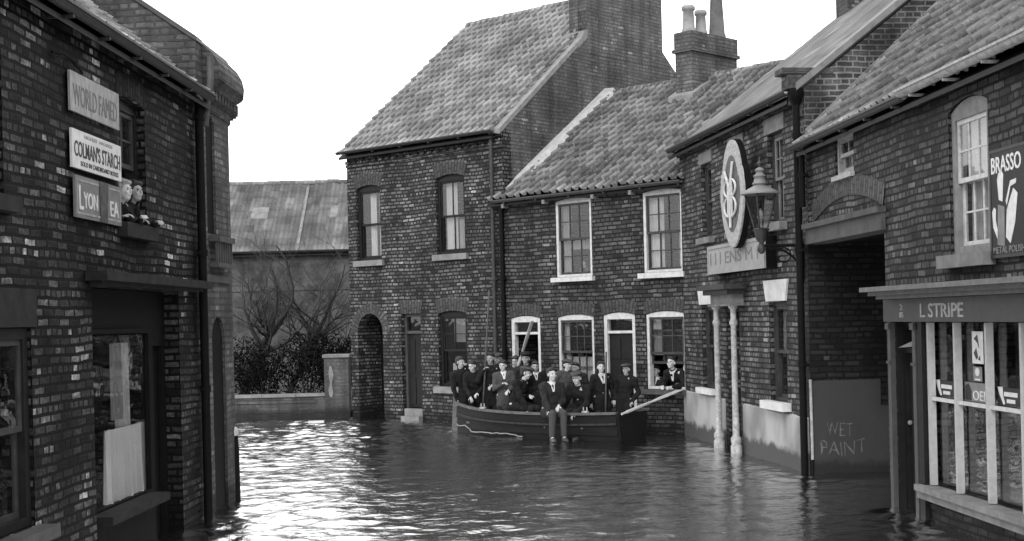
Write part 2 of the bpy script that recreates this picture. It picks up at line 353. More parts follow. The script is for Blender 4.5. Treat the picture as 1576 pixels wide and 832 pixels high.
def window(parent, x0, x1, z0, z1, rise=0, cols=1, rows=(1, 1), frame='darkpaint', sashm=None, fw=.07, rec=.06, sill=(.08, .06, .09), sillm='stone',
           curtains=(), bar=.018, raised=0, rail=.045, glass='glass', box=None, split=.5):
    """sliding sash window: casing, two sashes, glass, curtains and a sill"""
    sashm = sashm or frame; g = .006
    mb = MB(); a, b, c = x0+g, x1-g, z0+g
    mb.box(a, a+fw, rec, rec+.11, c, z1-.004); mb.box(b-fw, b, rec, rec+.11, c, z1-.004); mb.box(a+fw, b-fw, rec, rec+.11, c, c+fw*.8)
    head = arc_pts(a, b, z1-.004, max(rise-.006, 0), 10)
    mb.prism([(a, z1-.004), (a+fw, z1-.004), (a+fw, z1-fw), (b-fw, z1-fw), (b-fw, z1-.004), (b, z1-.004)]+head[::-1][1:-1] if rise > 0 else [(a+fw, z1-.004), (a+fw, z1-fw), (b-fw, z1-fw), (b-fw, z1-.004)], 'y', rec, rec+.11)
    w = mb.build('window', M[frame], parent, .004)
    ix0, ix1, iz0, iz1 = a+fw, b-fw, c+fw*.8, z1-fw; zm = iz0+(iz1-iz0)*split
    def sash(za, zb, y, nr, zz=0):
        m = MB(); q = .038
        m.box(ix0, ix0+q, y, y+.035, za, zb); m.box(ix1-q, ix1, y, y+.035, za, zb)
        m.box(ix0+q, ix1-q, y, y+.035, za, za+rail); m.box(ix0+q, ix1-q, y, y+.035, zb-rail, zb)
        for k in range(1, cols):
            x = ix0+q+(ix1-ix0-2*q)*k/cols; m.box(x-bar/2, x+bar/2, y+.004, y+.03, za+rail, zb-rail)
        for k in range(1, nr):
            z = za+rail+(zb-za-2*rail)*k/nr; m.box(ix0+q, ix1-q, y+.006, y+.028, z-bar/2, z+bar/2)
        m.build('sash', M[sashm], w)
        m = MB(); m.box(ix0+q*.5, ix1-q*.5, y+.014, y+.018, za+.01, zb-.01); m.build('glass', M[glass], w)
    sash(zm-rail/2, iz1, rec+.02, rows[0]); sash(iz0+raised, zm+rail/2+raised, rec+.06, rows[1])
    if sill:
        h, p, e = sill; m = MB(); m.box(x0-e, x1+e, -p, rec-.003, z0-h, z0-.003); m.build('sill', M[sillm], w, .008)
    for cu in curtains:
        fx0, fx1, fz0, fz1 = cu[:4]; mt = cu[4] if len(cu) > 4 else 'curtain'
        curtain_panel(w, ix0+(ix1-ix0)*fx0, ix0+(ix1-ix0)*fx1, iz0+(iz1-iz0)*fz0, iz0+(iz1-iz0)*fz1, rec+.13, mt)
    return w
def tiled(mb, p0, U, V, L_, S, tw=.2, tc_=.28, amp=.042, lift=.045, sub=10, seed=1, sag=.03, jit=.006):
    """pantile surface: p0 eave corner, U along the eave, V up the slope; seen from outside"""
    U = Vector(U).normalized(); V = Vector(V).normalized(); Nn = U.cross(V).normalized(); rnd = random.Random(seed)
    p0 = Vector(p0); nc = int(math.ceil(S/tc_)); nt_ = int(math.ceil(L_/tw))
    jt = [[(rnd.gauss(0, jit), rnd.gauss(0, jit*.8)) for _ in range(nt_+1)] for _ in range(nc+1)]
    def prof(f):
        return amp*1.35*math.sin(math.pi*f/.4) if f < .4 else -amp*.35*math.sin(math.pi*(f-.4)/.6)
    rows = []
    for j in range(nc):
        for lo in (1, 0):
            v = min(S, (j+(0 if lo else 1))*tc_); row = []
            for i in range(nt_*sub+1):
                u = min(L_, i*tw/sub); ti = min(nt_, int(i/sub)); f = (i % sub)/sub
                jn, jr = jt[j][ti]
                n = prof(f)+(lift if lo else 0)+jn+jr*(1 if lo else -1)
                n += sag*(noise.noise(Vector((u*.35, v*.35, seed*7.1))))
                row.append((p0+U*u+V*v+Nn*n, (u+1e-4, v+(.001 if lo else -.001))))
            rows.append(row)
    base = len(mb.v)
    for row in rows: mb.v += [tuple(p) for p, _ in row]
    n = len(rows[0])
    for j in range(len(rows)-1):
        for i in range(n-1):
            a, b = base+j*n+i, base+(j+1)*n+i
            mb.f.append((a, a+1, b+1, b)); mb.sm.append(True)
            r0, r1 = rows[j], rows[j+1]
            if j % 2: mb.uv.append([r1[i][1], r1[i+1][1], r1[i+1][1], r1[i][1]])
            else: mb.uv.append([r0[i][1], r0[i+1][1], r1[i+1][1], r1[i][1]])
    # closed lower edge
    for i in range(n-1):
        p, q = rows[0][i][0], rows[0][i+1][0]
        mb.face([p-Nn*.02, q-Nn*.02, q, p])
def roof(parent, x0, x1, D, ze, zr, mat, ov=.12, seed=1, front_only=False, th=.05, name='roof', **k):
    """double pitched roof over a house of depth D"""
    a = math.atan2(zr-ze, D/2); V = Vector((0, math.cos(a), math.sin(a)))
    lift = .07
    mb = MB(); tiled(mb, (x0, -ov, ze-ov*math.tan(a)+lift), (1, 0, 0), V, x1-x0, (D/2+ov)/math.cos(a), seed=seed, **k)
    o = mb.build(name, M[mat], parent)
    b = MB(); y2 = D+.1; t = lift/1.6
    b.prism([(-ov, ze-ov*math.tan(a)), (D/2, zr), (y2, ze-.1*math.tan(a)), (y2, ze-.1*math.tan(a)-th), (D/2, zr-th), (-ov, ze-ov*math.tan(a)-th)], 'x', x0+.004, x1-.004)
    b.build('roof_boards', M['darkpaint'], o)
    c = MB(); tiled(c, (x1, y2, ze-.1*math.tan(a)+lift), (-1, 0, 0), (0, -math.cos(a), math.sin(a)), x1-x0, (D/2+.1)/math.cos(a), seed=seed+50, **{**k, 'sub': 4})
    c.build('rear_slope', M[mat], o)
    r = MB(); x = x0; rnd = random.Random(seed)
    while x < x1-.05:
        e = min(x+.42, x1); dz = rnd.gauss(0, .006)
        r.rings([[(xx, D/2+rr*math.cos(t2), zr+.03+dz+rr*math.sin(t2)) for t2 in [math.pi*q/6 for q in range(-1, 8)]] for xx, rr in ((x, .12), (e-.004, .108))], True, True)
        x = e
    r.build('ridge_tiles', M[mat], o)
    return o
def gable(mb, D, ze, zr, xa, xb, ya=0.0):
    mb.prism([(ya, ze), (D, ze), (D/2, zr)], 'x', xa, xb)
def shell(mb, x0, x1, z0, ze, zr, D, holes=(), th=.25, left=True, right=True):
    wall(mb, x0, x1, z0, ze, holes, 0, th)
    mb.box(x0, x0+th, th, D, z0, ze); mb.box(x1-th, x1, th, D, z0, ze); mb.box(x0+th, x1-th, D-th, D, z0, ze)
    if zr: gable(mb, D, ze, zr, x0, x0+th); gable(mb, D, ze, zr, x1-th, x1)
def gutter(parent, x0, x1, z, y=-.16, r=.055, mat='iron', brackets=True):
    mb = MB(); n = 8
    def prof(x, rr): return [(x, y+rr*math.cos(math.pi+math.pi*k/n), z+rr*math.sin(math.pi+math.pi*k/n)) for k in range(n+1)]
    outer = [prof(x, r) for x in (x0, x1)]; inner = [prof(x, r*.85) for x in (x0, x1)]
    for i in range(n):
        mb.face([outer[0][i], outer[0][i+1], outer[1][i+1], outer[1][i]], smooth=True); mb.face([inner[0][i+1], inner[0][i], inner[1][i], inner[1][i+1]], smooth=True)
    mb.box(x0, x1, y-r-.012, y-r*.8, z-.012, z+.012)
    x = x0+.3
    while brackets and x < x1:
        mb.box(x-.015, x+.015, y-.02, -.004, z-r-.03, z-r-.004); x += .9
    return mb.build('gutter', M[mat], parent)
def pipe(parent, x, z0, z1, y=-.07, r=.045, mat='iron', hopper=False):
    mb = MB(); mb.tube([(x, y, z0), (x, y, z1)], r, 10)
    z = z0+.4
    while z < z1: mb.lathe((x, y, z), [(r+.014, 0), (r+.014, .07)], 10); mb.box(x-.07, x+.07, -.02, y, z+.015, z+.05); z += 1.55
    if hopper: mb.lathe((x, y, z1-.02), [(.05, 0), (.1, .1), (.12, .14), (.12, .24)], 4)
    return mb.build('downpipe', M[mat], parent)
def text_mesh(s, x0, x1, z0, z1, y, mat, parent, name='lettering', depth=.004, shear=0, squash=True, bold=0, font=None, tilt=0):
    cu = bpy.data.curves.new('t', 'FONT'); cu.body = s; cu.extrude = depth; cu.offset = bold; cu.shear = shear; cu.resolution_u = 3
    o = bpy.data.objects.new('t', cu); COL.objects.link(o); bpy.context.view_layer.update()
    me = bpy.data.meshes.new_from_object(o.evaluated_get(bpy.context.evaluated_depsgraph_get()))
    bpy.data.objects.remove(o); bpy.data.curves.remove(cu)
    xs = [v.co.x for v in me.vertices]; zs = [v.co.y for v in me.vertices]; a, b, c, d = min(xs), max(xs), min(zs), max(zs)
    for v in me.vertices:
        x = x0+(v.co.x-a)/(b-a)*(x1-x0); z = z0+(v.co.y-c)/(d-c)*(z1-z0)+tilt*(x-x0)
        v.co = (x, y-v.co.z-depth, z)
    me.name = name; n = bpy.data.objects.new(name, me); COL.objects.link(n); me.materials.clear(); me.materials.append(M[mat])
    if parent is not None: n.parent = parent
    return n
def stack(parent, x0, x1, y0, y1, z0, z1, mat='brick_dark', bands=((-.35, .04), (-.12, .07))):
    mb = MB(); z = z0; lv = [z1+b[0] for b in bands]
    mb.box(x0, x1, y0, y1, z0, lv[0] if lv else z1)
    for i, (dz, e) in enumerate(bands):
        top = lv[i+1] if i+1 < len(lv) else z1
        mb.box(x0-e, x1+e, y0-e, y1+e, z1+dz, top)
    return mb.build('chimney', M[mat], parent, .01)
def chimney_pot(parent, x, y, z, h, r=.14, mat='pot', taper=.85):
    mb = MB(); mb.lathe((x, y, z-.02), [(r*1.15, 0), (r*1.1, .1), (r, .13), (r*taper, h-.12), (r*taper+.03, h-.1), (r*taper+.03, h-.03), (r*taper, h)], 18)
    return mb.build('chimney_pot', M[mat], parent)

# ------------------------------------------------------------------ water and ground
def build_water():
    import numpy as np
    x = np.arange(-8, 8.001, .045); y = np.concatenate([np.arange(3, 9, .2), np.arange(9, 33.5, .042)])
    X, Y = np.meshgrid(x, y); Z = np.zeros_like(X); rs = np.random.RandomState(5)
    calm = 1.0+.5*np.clip((-1.2-X)/1.2, 0, 1)-.35*np.clip((X-1.0+.6*np.sin(Y*.5))/2.2, 0, 1)
    for k in range(120):
        lam = .1*(1.0/.1)**(rs.rand()**1.25); th = rs.normal(math.pi/2+.25, .62); kk = 2*math.pi/lam
        amp = lam*.0024*(.5+rs.rand()); wx = rs.normal(0, .25)
        Z += amp*np.sin(kk*(X*math.cos(th)+Y*math.sin(th))+rs.rand()*6.28+wx*np.sin(X*.9+Y*.31+rs.rand()*6)*2)
    mod = .75+.35*np.sin(X*.55+.8*np.sin(Y*.21))*np.sin(Y*.33+1)
    Z *= mod*calm
    # eddies where the flow meets the corners of the houses
    for cx, cy, a in ((4.1, 14.6, .022), (3.9, 18.3, .012), (4.2, 13.6, .012)):
        d = np.hypot(X-cx, (Y-cy)*.8); Z += a*np.sin(d*19)*np.exp(-(d/.55)**2)
    n, m = X.shape
    me = bpy.data.meshes.new('flood_water'); me.vertices.add(n*m)
    me.vertices.foreach_set('co', np.stack([X, Y, Z], -1).astype('f').ravel())
    i = np.arange(n-1)[:, None]*m+np.arange(m-1)[None, :]
    q = np.stack([i, i+1, i+m+1, i+m], -1).reshape(-1, 4)
    me.loops.add(q.size); me.loops.foreach_set('vertex_index', q.ravel().astype('i'))
    me.polygons.add(len(q)); me.polygons.foreach_set('loop_start', np.arange(0, q.size, 4, dtype='i')); me.polygons.foreach_set('use_smooth', np.ones(len(q), bool))
    me.update(calc_edges=True); me.validate()
    o = bpy.data.objects.new('flood_water', me); COL.objects.link(o); o['kind'] = 'structure'
    m_, t, b, N, L = newmat('flood water')
    b.inputs['Base Color'].default_value = G(.75); b.inputs['Metallic'].default_value = .0; b.inputs['Roughness'].default_value = .1; b.inputs['IOR'].default_value = 1.9
    b.inputs['Specular IOR Level'].default_value = .6
    b.inputs['Base Color'].default_value = G(.006); gl = N('BsdfGlossy'); gl.inputs['Roughness'].default_value = .1; gl.inputs['Color'].default_value = G(.9)
    mx = N('MixShader'); mx.inputs[0].default_value = .78; o_ = [n for n in t.nodes if n.type == 'OUTPUT_MATERIAL'][0]; L(b.outputs[0], mx.inputs[1]); L(gl.outputs[0], mx.inputs[2]); L(mx.outputs[0], o_.inputs[0])
    tc = N('TexCoord'); mp = N('Mapping'); mp.inputs['Scale'].default_value = (1, 1.5, 1); L(tc.outputs['Object'], mp.inputs[0])
    n1 = N('TexNoise'); n1.inputs['Scale'].default_value = 9; n1.inputs['Detail'].default_value = 5; L(mp.outputs[0], n1.inputs['Vector'])
    bp = N('Bump'); bp.inputs['Strength'].default_value = .5; bp.inputs['Distance'].default_value = .02; L(n1.outputs[0], bp.inputs['Height']); L(bp.outputs[0], b.inputs['Normal']); L(bp.outputs[0], gl.inputs['Normal'])
    me.materials.append(m_)
build_water()
g = MB(); g.face([(-900, -300, -.7), (900, -300, -.7), (900, 1500, -.7), (-900, 1500, -.7)])
go = g.build('ground', plain('wet earth', .07, .4, 2)); go['kind'] = 'structure'
g = MB(); g.box(-14, -2.9, 31.95, 62, -.6, .16); go = g.build('garden_ground', plain('garden soil', .05, .5, 3)); go['kind'] = 'structure'

# ------------------------------------------------------------------ frames of the facades
FL = Frame(-3.86, 7.0, .032, 1)
FB = Frame(-3.64, 31.4, 3.44, -3.1)
FC = Frame(-.20, 28.25, 3.35, -3.35)
FP = Frame(3.15, 24.85, .87, -6.4)
FS = Frame(4.02, 18.40, .345, -5.0)
M['cornice'] = plain('weathered cornice', .13, .3, 10); M['tile_edge'] = plain('verge mortar', .2, .3, 8)
# ------------------------------------------------------------------ the tall brick house in the middle
def big_house():
    T = thing('brick_house', FB, 'tall brick house with large pantiled roof and broad end chimney, behind the bow', 'house')
    D, ze, zr, X0, X1 = 8.6, 6.12, 9.62, -.12, 4.76
    holes = [(.18, 1.0, 3.6, 5.24, .07), (2.76, 3.63, 3.62, 5.26, .07), (.13, .97, -.7, 1.97, .42), (1.58, 2.2, -.7, 2.36, 0), (2.74, 3.6, .77, 2.34, .06)]
    mb = MB(); wall(mb, X0, X1, -.7, ze, holes); mb.box(X0, X0+.25, .25, D, -.7, ze); mb.box(X0+.25, X1-.25, D-.25, D, -.7, ze)
    gable(mb, D, ze, zr, X0, X0+.25)
    gb = MB(); gb.box(X1-.25, X1, .25, D, -.7, ze)
    gb.prism([(0, ze), (D, ze), (D/2+1.43, ze+(zr-ze)*(D/2-1.43)/(D/2)), (D/2+1.43, zr-.6), (D/2-1.43, zr-.6), (D/2-1.43, ze+(zr-ze)*(D/2-1.43)/(D/2))], 'x', X1-.25, X1)
    gb.build('gable_wall', M['brick_gable'], T)
    mb.box(X0, X1, -.035, -.003, 5.76, 5.82); mb.box(X0, X1, -.055, -.003, 5.99, 6.1)
    x = X0
    while x < X1-.1: mb.box(x, x+.11, -.05, -.036, 5.83, 5.9); x += .225
    mb.build('wall', M['brick_big'], T)
    for a, b, z, r in ((.18, 1.0, 5.24, .07), (2.76, 3.63, 5.26, .07), (1.58, 2.2, 2.362, 0), (2.74, 3.6, 2.34, .06)): arch_band(T, a, b, z, r, .3)
    arch_band(T, .13, .97, 1.97, .42, .23)
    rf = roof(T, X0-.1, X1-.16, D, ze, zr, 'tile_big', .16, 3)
    # rendered verge on the chimney gable
    a = math.atan2(zr-ze, D/2); mb = MB()
    rs = []
    for k in range(13):
        y = -.1+(D/2-1.35)*k/12; z = ze+y*math.tan(a); w = .13+.03*math.sin(k*1.7)+.015*math.sin(k*4.1)
        rs.append([(X1-.16-w, y, z+.09), (X1+.012, y, z+.1), (X1+.012, y, z-.02), (X1-.16-w, y, z+.03)])
    mb.rings(rs, True, False); mb.build('verge', M['tile_edge'], rf)
    mb = MB(); yb = D/2-1.43
    zb = ze+(yb)*math.tan(a)
    mb.prism([(yb-.34, zb-.34), (yb, zb-.05), (yb, zb+.12), (yb-.1, zb+.1)], 'x', X1-.5, X1+.02); mb.build('flashing', M['stone'], rf)
    c = stack(rf, X1-.5, X1+.004, yb, D/2+1.43, ze+(D/2-1.43)*math.tan(a)-.4, 11.8, 'brick_gable')
    for k in range(3): chimney_pot(c, X1-.25, yb+.5+k*.9, 11.8, .6)
    G2 = dict(cols=1, rows=(1, 1), frame='darkpaint')
    window(T, .18, 1.0, 3.6, 5.24, .07, curtains=[(.28, .62, 0, 1), (.72, 1.0, 0, 1)], sill=(.13, .08, .08), **G2)
    window(T, 2.76, 3.63, 3.62, 5.26, .07, curtains=[(.1, .55, 0, 1), (.62, .95, 0, .45, 'curtain_dim')], sill=(.13, .08, .08), cols=2, rows=(1, 1), frame='darkpaint')
    window(T, 2.74, 3.6, .77, 2.34, .06, curtains=[(.3, 1, .62, 1, 'curtain_dim'), (.25, .9, 0, .3)], sill=(.14, .1, .1), cols=2, rows=(2, 1), frame='darkpaint')
    # door with fanlight
    mb = MB(); mb.box(1.586, 1.65, .1, .2, -.6, 2.35); mb.box(2.13, 2.194, .1, .2, -.6, 2.35); mb.box(1.65, 2.13, .1, .2, 2.29, 2.35); mb.box(1.65, 2.13, .1, .2, 1.92, 1.98)
    fr = mb.build('door_frame', M['midpaint'], T); mb = MB(); mb.box(1.65, 2.13, .15, .155, 1.98, 2.29); mb.build('glass', M['glass'], fr)
    mb = MB(); mb.box(1.655, 2.125, .15, .19, .28, 1.915)
    for a_, b_ in ((.36, .95), (1.05, 1.8)):
        for q, w in ((1.7, 1.86), (1.92, 2.08)): mb.box(q, w, .135, .149, a_, b_)
    d = mb.build('door', M['darkpaint'], T, .004); mb = MB(); mb.sphere((2.09, .12, 1.05), .025); mb.build('handle', M['iron'], d)
    mb = MB(); mb.box(1.62, 2.19, -.12, .14, -.6, .1); mb.box(1.62, 2.19, .0, .14, .1, .26); mb.build('doorstep', M['stone'], T, .01)
    # passage through the arch: side walls and a gate set back
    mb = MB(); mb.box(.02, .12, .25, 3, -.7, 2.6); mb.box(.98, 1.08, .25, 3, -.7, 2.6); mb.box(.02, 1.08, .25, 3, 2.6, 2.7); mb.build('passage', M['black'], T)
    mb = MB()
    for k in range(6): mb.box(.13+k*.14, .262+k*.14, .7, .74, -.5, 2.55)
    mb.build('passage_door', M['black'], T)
    gutter(T, X0-.1, X1-.1, 6.1, -.2, .05); pipe(T, X1-.27, -.5, 6.05, -.07, .04)
big_house()

# ------------------------------------------------------------------ the low cottage
def cottage():
    T = thing('cottage', FC, 'low brick cottage with pale window frames and a pantiled roof, standing behind the crowded boat', 'house')
    D, ze, zr, X0, X1 = 7.06, 4.66, 7.14, .02, 4.86
    holes = [(1.56, 2.52, 2.99, 4.5, .05), (3.8, 4.74, 2.99, 4.49, .05), (.24, 1.08, -.7, 2.2, .06), (1.56, 2.52, .84, 2.2, .06), (2.76, 3.56, -.7, 2.22, .06), (3.82, 4.76, .82, 2.22, .06)]
    mb = MB(); shell(mb, X0, X1, -.7, ze, zr, D, holes); mb.build('wall', M['brick_cot'], T)
    for a, b, c, d, r in holes[2:]: arch_band(T, a, b, d, r, .23)
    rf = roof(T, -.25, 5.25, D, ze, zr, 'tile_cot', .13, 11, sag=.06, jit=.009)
    a = math.atan2(zr-ze, D/2); mb = MB(); rs = []; rnd = random.Random(4)
    for k in range(15):
        f = k/14; y = .1+(D/2-.1)*f*.99; z = ze+y*math.tan(a)+.04
        w = .3-.06*math.cos(f*9)+rnd.uniform(-.025, .025); b0 = -.02-.10*0
        x0 = -.05+.12*f*0 - .0
        rs.append([(x0-.1-.2*f, y, z+.2), (x0+w-.12, y, z+.17), (x0+w, y, z+.05), (x0-.1-.2*f, y, z-.02)])
    mb.rings(rs, True, False); mb.build('mortar_fillet', M['mortar'], rf)
    # chimney astride the ridge
    y0, _ = 3.0, 0
    c = stack(rf, 2.5, 2.93, 2.78, 4.36, 6.2, 8.06, 'brick_gable', ((-.42, .05), (-.35, .015)))
    mb = MB(); mb.prism([(2.62, 6.52), (2.62, 6.72), (3.1, 6.99), (3.1, 6.9)], 'x', 2.4, 3.05); mb.build('flashing', M['tile_edge'], c)
    chimney_pot(c, 2.7, 3.0, 8.06, .6, .13); chimney_pot(c, 2.7, 3.42, 8.06, .56, .12); chimney_pot(c, 2.7, 3.98, 8.06, 1.4, .17, 'pot_dark', .62)
    W_ = dict(frame='white', sashm='iron', fw=.058, rec=.02, bar=.02)
    window(T, 1.56, 2.52, 2.99, 4.5, .05, cols=3, rows=(2, 2), curtains=[(0, .3, 0, 1, 'curtain_dim'), (.1, 1, .35, .5, 'curtain_dim')], sill=(.09, .1, .07), sillm='white', **W_)
    window(T, 3.8, 4.74, 2.99, 4.49, .05, cols=3, rows=(2, 2), curtains=[(0, .42, 0, 1), (.84, 1, 0, 1)], sill=(.1, .1, .07), sillm='white', **W_)
    window(T, 1.56, 2.52, .84, 2.2, .06, cols=4, rows=(2, 2), curtains=[(.0, .16, .4, 1), (.02, .98, 0, .42)], sill=(.09, .1, .06), sillm='stone_dark', **W_)
    window(T, 3.82, 4.76, .82, 2.22, .06, cols=3, rows=(2, 1), raised=.42, split=.48, curtains=[(0, .28, .45, 1), (.82, 1, .4, 1), (.85, 1, 0, .4)], sill=(.09, .12, .06), sillm='stone_dark', **W_)
    for x0, x1, closed in ((.24, 1.08, 0), (2.76, 3.56, 1)):
        mb = MB(); g = .006; z1 = 2.2 if not closed else 2.22
        hd = arc_pts(x0+g, x1-g, z1-.004, .05, 10)
        mb.box(x0+g, x0+.085, .02, .13, -.6 if 0 else .2, z1-.004); mb.box(x1-.085, x1-g, .02, .13, .2, z1-.004)
        mb.prism([(x0+.085, z1-.004), (x0+.085, z1-.08), (x1-.085, z1-.08), (x1-.085, z1-.004)], 'y', .02, .13)
        mb.prism([(x0+g, z1-.004), (x1-g, z1-.004)]+hd[::-1][1:-1], 'y', .02, .13)
        mb.box(x0+.085, x1-.085, .03, .12, 1.87, 1.92)
        f = mb.build('door_frame', M['white'], T)
        mb = MB(); mb.box(x0+.085, x1-.085, .08, .085, 1.92, z1-.08); mb.build('glass', M['glass'], f)
        if closed:
            mb = MB(); mb.box(x0+.087, x1-.087, .08, .12, .25, 1.868)
            for a_, b_ in ((.35, .85), (.95, 1.3), (1.38, 1.78)):
                for k in (0, 1):
                    q = x0+.14+k*.29; mb.box(q, q+.23, .068, .079, a_, b_)
            d = mb.build('door', M['darkpaint'], T, .004); mb = MB(); mb.sphere((x1-.13, .055, 1.05), .025); mb.build('handle', M['iron'], d)
        mb = MB(); mb.box(x0+.02, x1-.02, -.1, .2, -.6, .2); mb.build('doorstep', M['stone_dark'], T, .01)
    gutter(T, .0, 4.86, 4.63, -.17, .05, 'midpaint'); pipe(T, .1, -.5, 4.55, -.06, .05, 'black')
    # joist ends under the gutter
    for x in (.2, 1.35, 2.65, 3.6): mb = MB(); mb.box(x, x+.07, -.16, -.005, 4.47, 4.55); mb.build('gutter_block', M['stone'], T)
cottage()

# ------------------------------------------------------------------ the inn
def inn():
    T = thing('inn', FP, 'brick inn with pale rendered base, columned doorway and hanging emblem, beyond the street lamp', 'inn')
    D, ze, zr, X0, X1 = 8.0, 5.22, 8.30, -.12, 6.45
    holes = [(1.12, 1.84, .93, 2.36, 0), (2.62, 3.32, -.7, 2.3, 0), (4.76, 5.51, .91, 2.34, 0), (1.3, 1.92, 3.5, 4.76, 0), (3.02, 3.67, 3.5, 4.78, 0), (4.88, 5.54, 3.49, 4.79, 0)]
    mb = MB(); wall(mb, X0, X1-.25, -.7, ze, holes); mb.box(X0, X0+.25, .25, D, -.7, ze); mb.box(X0+.25, X1-.25, D-.25, D, -.7, ze); gable(mb, D, ze, zr, X0, X0+.25); mb.box(X0, X1, -.05, -.003, 5.06, 5.2)
    gb = MB(); gb.box(X1-.25, X1, 0, D, 3.12, ze); gable(gb, D, ze, zr, X1-.25, X1); gb.build('gable_wall', M['brick_mort'], T); gb = MB(); gb.box(X1-.25, X1, 0, D, -.7, 3.12); gb.build('passage_wall', M['brick_shade'], T); mb.build('wall', M['brick_pub'], T)
    for k, (a, b) in enumerate(((-.1, 2.46), (3.46, 6.36))):
        mb = MB(); rs = []; n = 22; rnd = random.Random(k)
        for i in range(n+1):
            x = a+(b-a)*i/n; t = .82-.0*x-.018*x*.6+rnd.uniform(-.006, .006)
            rs.append([(x, -.03, -.6), (x, -.03, t-.02), (x, -.004, t), (x, -.004, -.6)])
        mb.rings(rs, True, False); mb.build('render_base', M['plaster'], T)
    rf = roof(T, X0-.1, X1-.2, D, ze, zr, 'slate', .17, 21, tw=.3, tc_=.22, amp=.0015, lift=.006, sub=2, sag=.02, jit=.002)
    a = math.atan2(zr-ze, D/2)
    mb = MB(); n = 16; rs = []
    for k in range(n+1):
        y = -.12+(D/2+.12)*k/n; z = ze+y*math.tan(a); rs.append([(X1-.24, y, z+.06), (X1-.24, y, z+.17), (X1+.05, y, z+.16), (X1+.05, y, z+.06), (X1+.0, y, z+.02)])
    mb.rings(rs, True, False); mb.build('verge_coping', M['stone'], rf)
    mb = MB(); mb.box(X1-.3, X1+.01, -.3, .42, 5.42, 5.5); mb.box(X1-.26, X1-.01, -.22, .36, 5.22, 5.416); mb.box(X1-.22, X1-.02, -.15, -.006, 5.02, 5.216); mb.box(X1-.2, X1-.03, -.09, -.006, 4.85, 5.016)
    mb.build('kneeler', M['brick_dark'], T, .01)
    y, z = FP.atx(1295, 38, .35)
    c = stack(rf, .05, .6, y+.02, y+.98, z-1.2, 8.9, 'brick_dark', ((-.5, .05), (-.3, .1)))
    chimney_pot(c, .32, y+.4, 8.9, .5)
    # lintels
    for (a_, b_, z0, z1) in ((1.22, 2.0, 4.77, 4.96), (2.94, 3.75, 4.79, 5.0), (4.78, 5.64, 4.8, 5.03)):
        mb = MB(); mb.box(a_, b_, -.02, .06, z0, z1); mb.build('lintel', M['stone'], T, .006)
    for (a_, b_) in ((1.12, 1.84), (4.76, 5.51)):
        mb = MB(); mb.prism([(a_-.05, 2.363), (b_+.05, 2.363), (b_+.16, 2.67), (a_-.16, 2.67)], 'y', -.03, .05); mb.build('lintel', M['stone_pale'], T, .004)
    U = dict(frame='iron', fw=.05, rec=.07, bar=.018)
    window(T, 1.3, 1.92, 3.5, 4.76, cols=2, rows=(2, 2), curtains=[(0, 1, .0, 1, 'curtain_dim')], sill=(.1, .1, .1), sashm='iron', **U)
    window(T, 3.02, 3.67, 3.5, 4.78, cols=2, rows=(2, 2), curtains=[(0, 1, .4, 1, 'curtain_dim')], sill=(.1, .1, .1), **U)
    window(T, 4.88, 5.54, 3.49, 4.79, cols=3, rows=(2, 1), curtains=[(0, 1, .42, 1, 'curtain_dim')], sill=(.12, .12, .12), sashm='stone', **U)
    window(T, 1.12, 1.84, .93, 2.36, cols=2, rows=(1, 1), curtains=[(.0, .35, .5, 1, 'curtain_dim')], sill=(.1, .11, .12), sillm='stone_pale', **U)
    w = window(T, 4.76, 5.51, .91, 2.34, cols=1, rows=(1, 1), curtains=[(.0, .7, .5, 1, 'curtain_dim'), (.3, 1, 0, .5, 'curtain_dim')], sill=(.12, .13, .14), sillm='stone_pale', **U)
    mb = MB(); mb.rings([[(5.2+rr*.11*math.cos(t), .155, 1.3+rr*.26*math.sin(t)) for t in [2*math.pi*k/28 for k in range(28)]] for rr in (1, .84)], False, True); mb.build('etched_ring', M['darkpaint'], w)
    # doorway
    mb = MB(); mb.box(2.63, 2.7, .2, .3, -.6, 2.29); mb.box(3.24, 3.31, .2, .3, -.6, 2.29); mb.box(2.7, 3.24, .2, .3, 2.2, 2.29)
    mb.box(2.7, 3.24, .24, .29, -.5, 1.8); mb.box(2.76, 2.93, .22, .239, .3, 1.0); mb.box(3.0, 3.18, .22, .239, .3, 1.0); mb.box(2.76, 2.93, .22, .239, 1.1, 1.7); mb.box(3.0, 3.18, .22, .239, 1.1, 1.7)
    mb.build('door', M['midpaint'], T)
    for x in (2.5, 3.44):
        mb = MB(); mb.lathe((x, -.14, -.5), [(.09, 0), (.09, .62), (.07, .64), (.085, .68), (.085, .74), (.055, .78), (.05, 1.2), (.045, 2.5), (.065, 2.53), (.065, 2.57), (.045, 2.6), (.045, 2.76), (.075, 2.79), (.08, 2.82)], 14); mb.build('column', M['cream'], T)
    mb = MB(); mb.box(2.38, 3.56, -.2, -.005, 2.325, 2.5); mb.box(2.36, 3.58, -.24, -.005, 2.32, 2.345); mb.build('entablature', M['stone'], T, .006)
    mb = MB(); mb.box(2.2, 3.75, -.38, -.005, 2.58, 2.66); mb.box(2.28, 3.66, -.3, -.005, 2.502, 2.578); mb.build('door_hood', M['iron'], T, .006)
    gutter(T, X0, X1-.1, 5.2, -.2, .055, 'iron'); pipe(T, X1-.04, -.5, 5.0, -.1, .05, 'black', True)
    # passage side of the gable
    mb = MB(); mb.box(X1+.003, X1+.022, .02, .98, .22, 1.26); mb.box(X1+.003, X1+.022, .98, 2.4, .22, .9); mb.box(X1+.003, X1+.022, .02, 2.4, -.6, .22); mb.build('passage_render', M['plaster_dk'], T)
    mb = MB(); mb.tube([(X1+.03, -.01, .2), (X1+.03, -.01, .7), (X1+.03, -.015, 1.28)], .022, 8); mb.build('corner_guard', M['cream'], T)
    E = thing
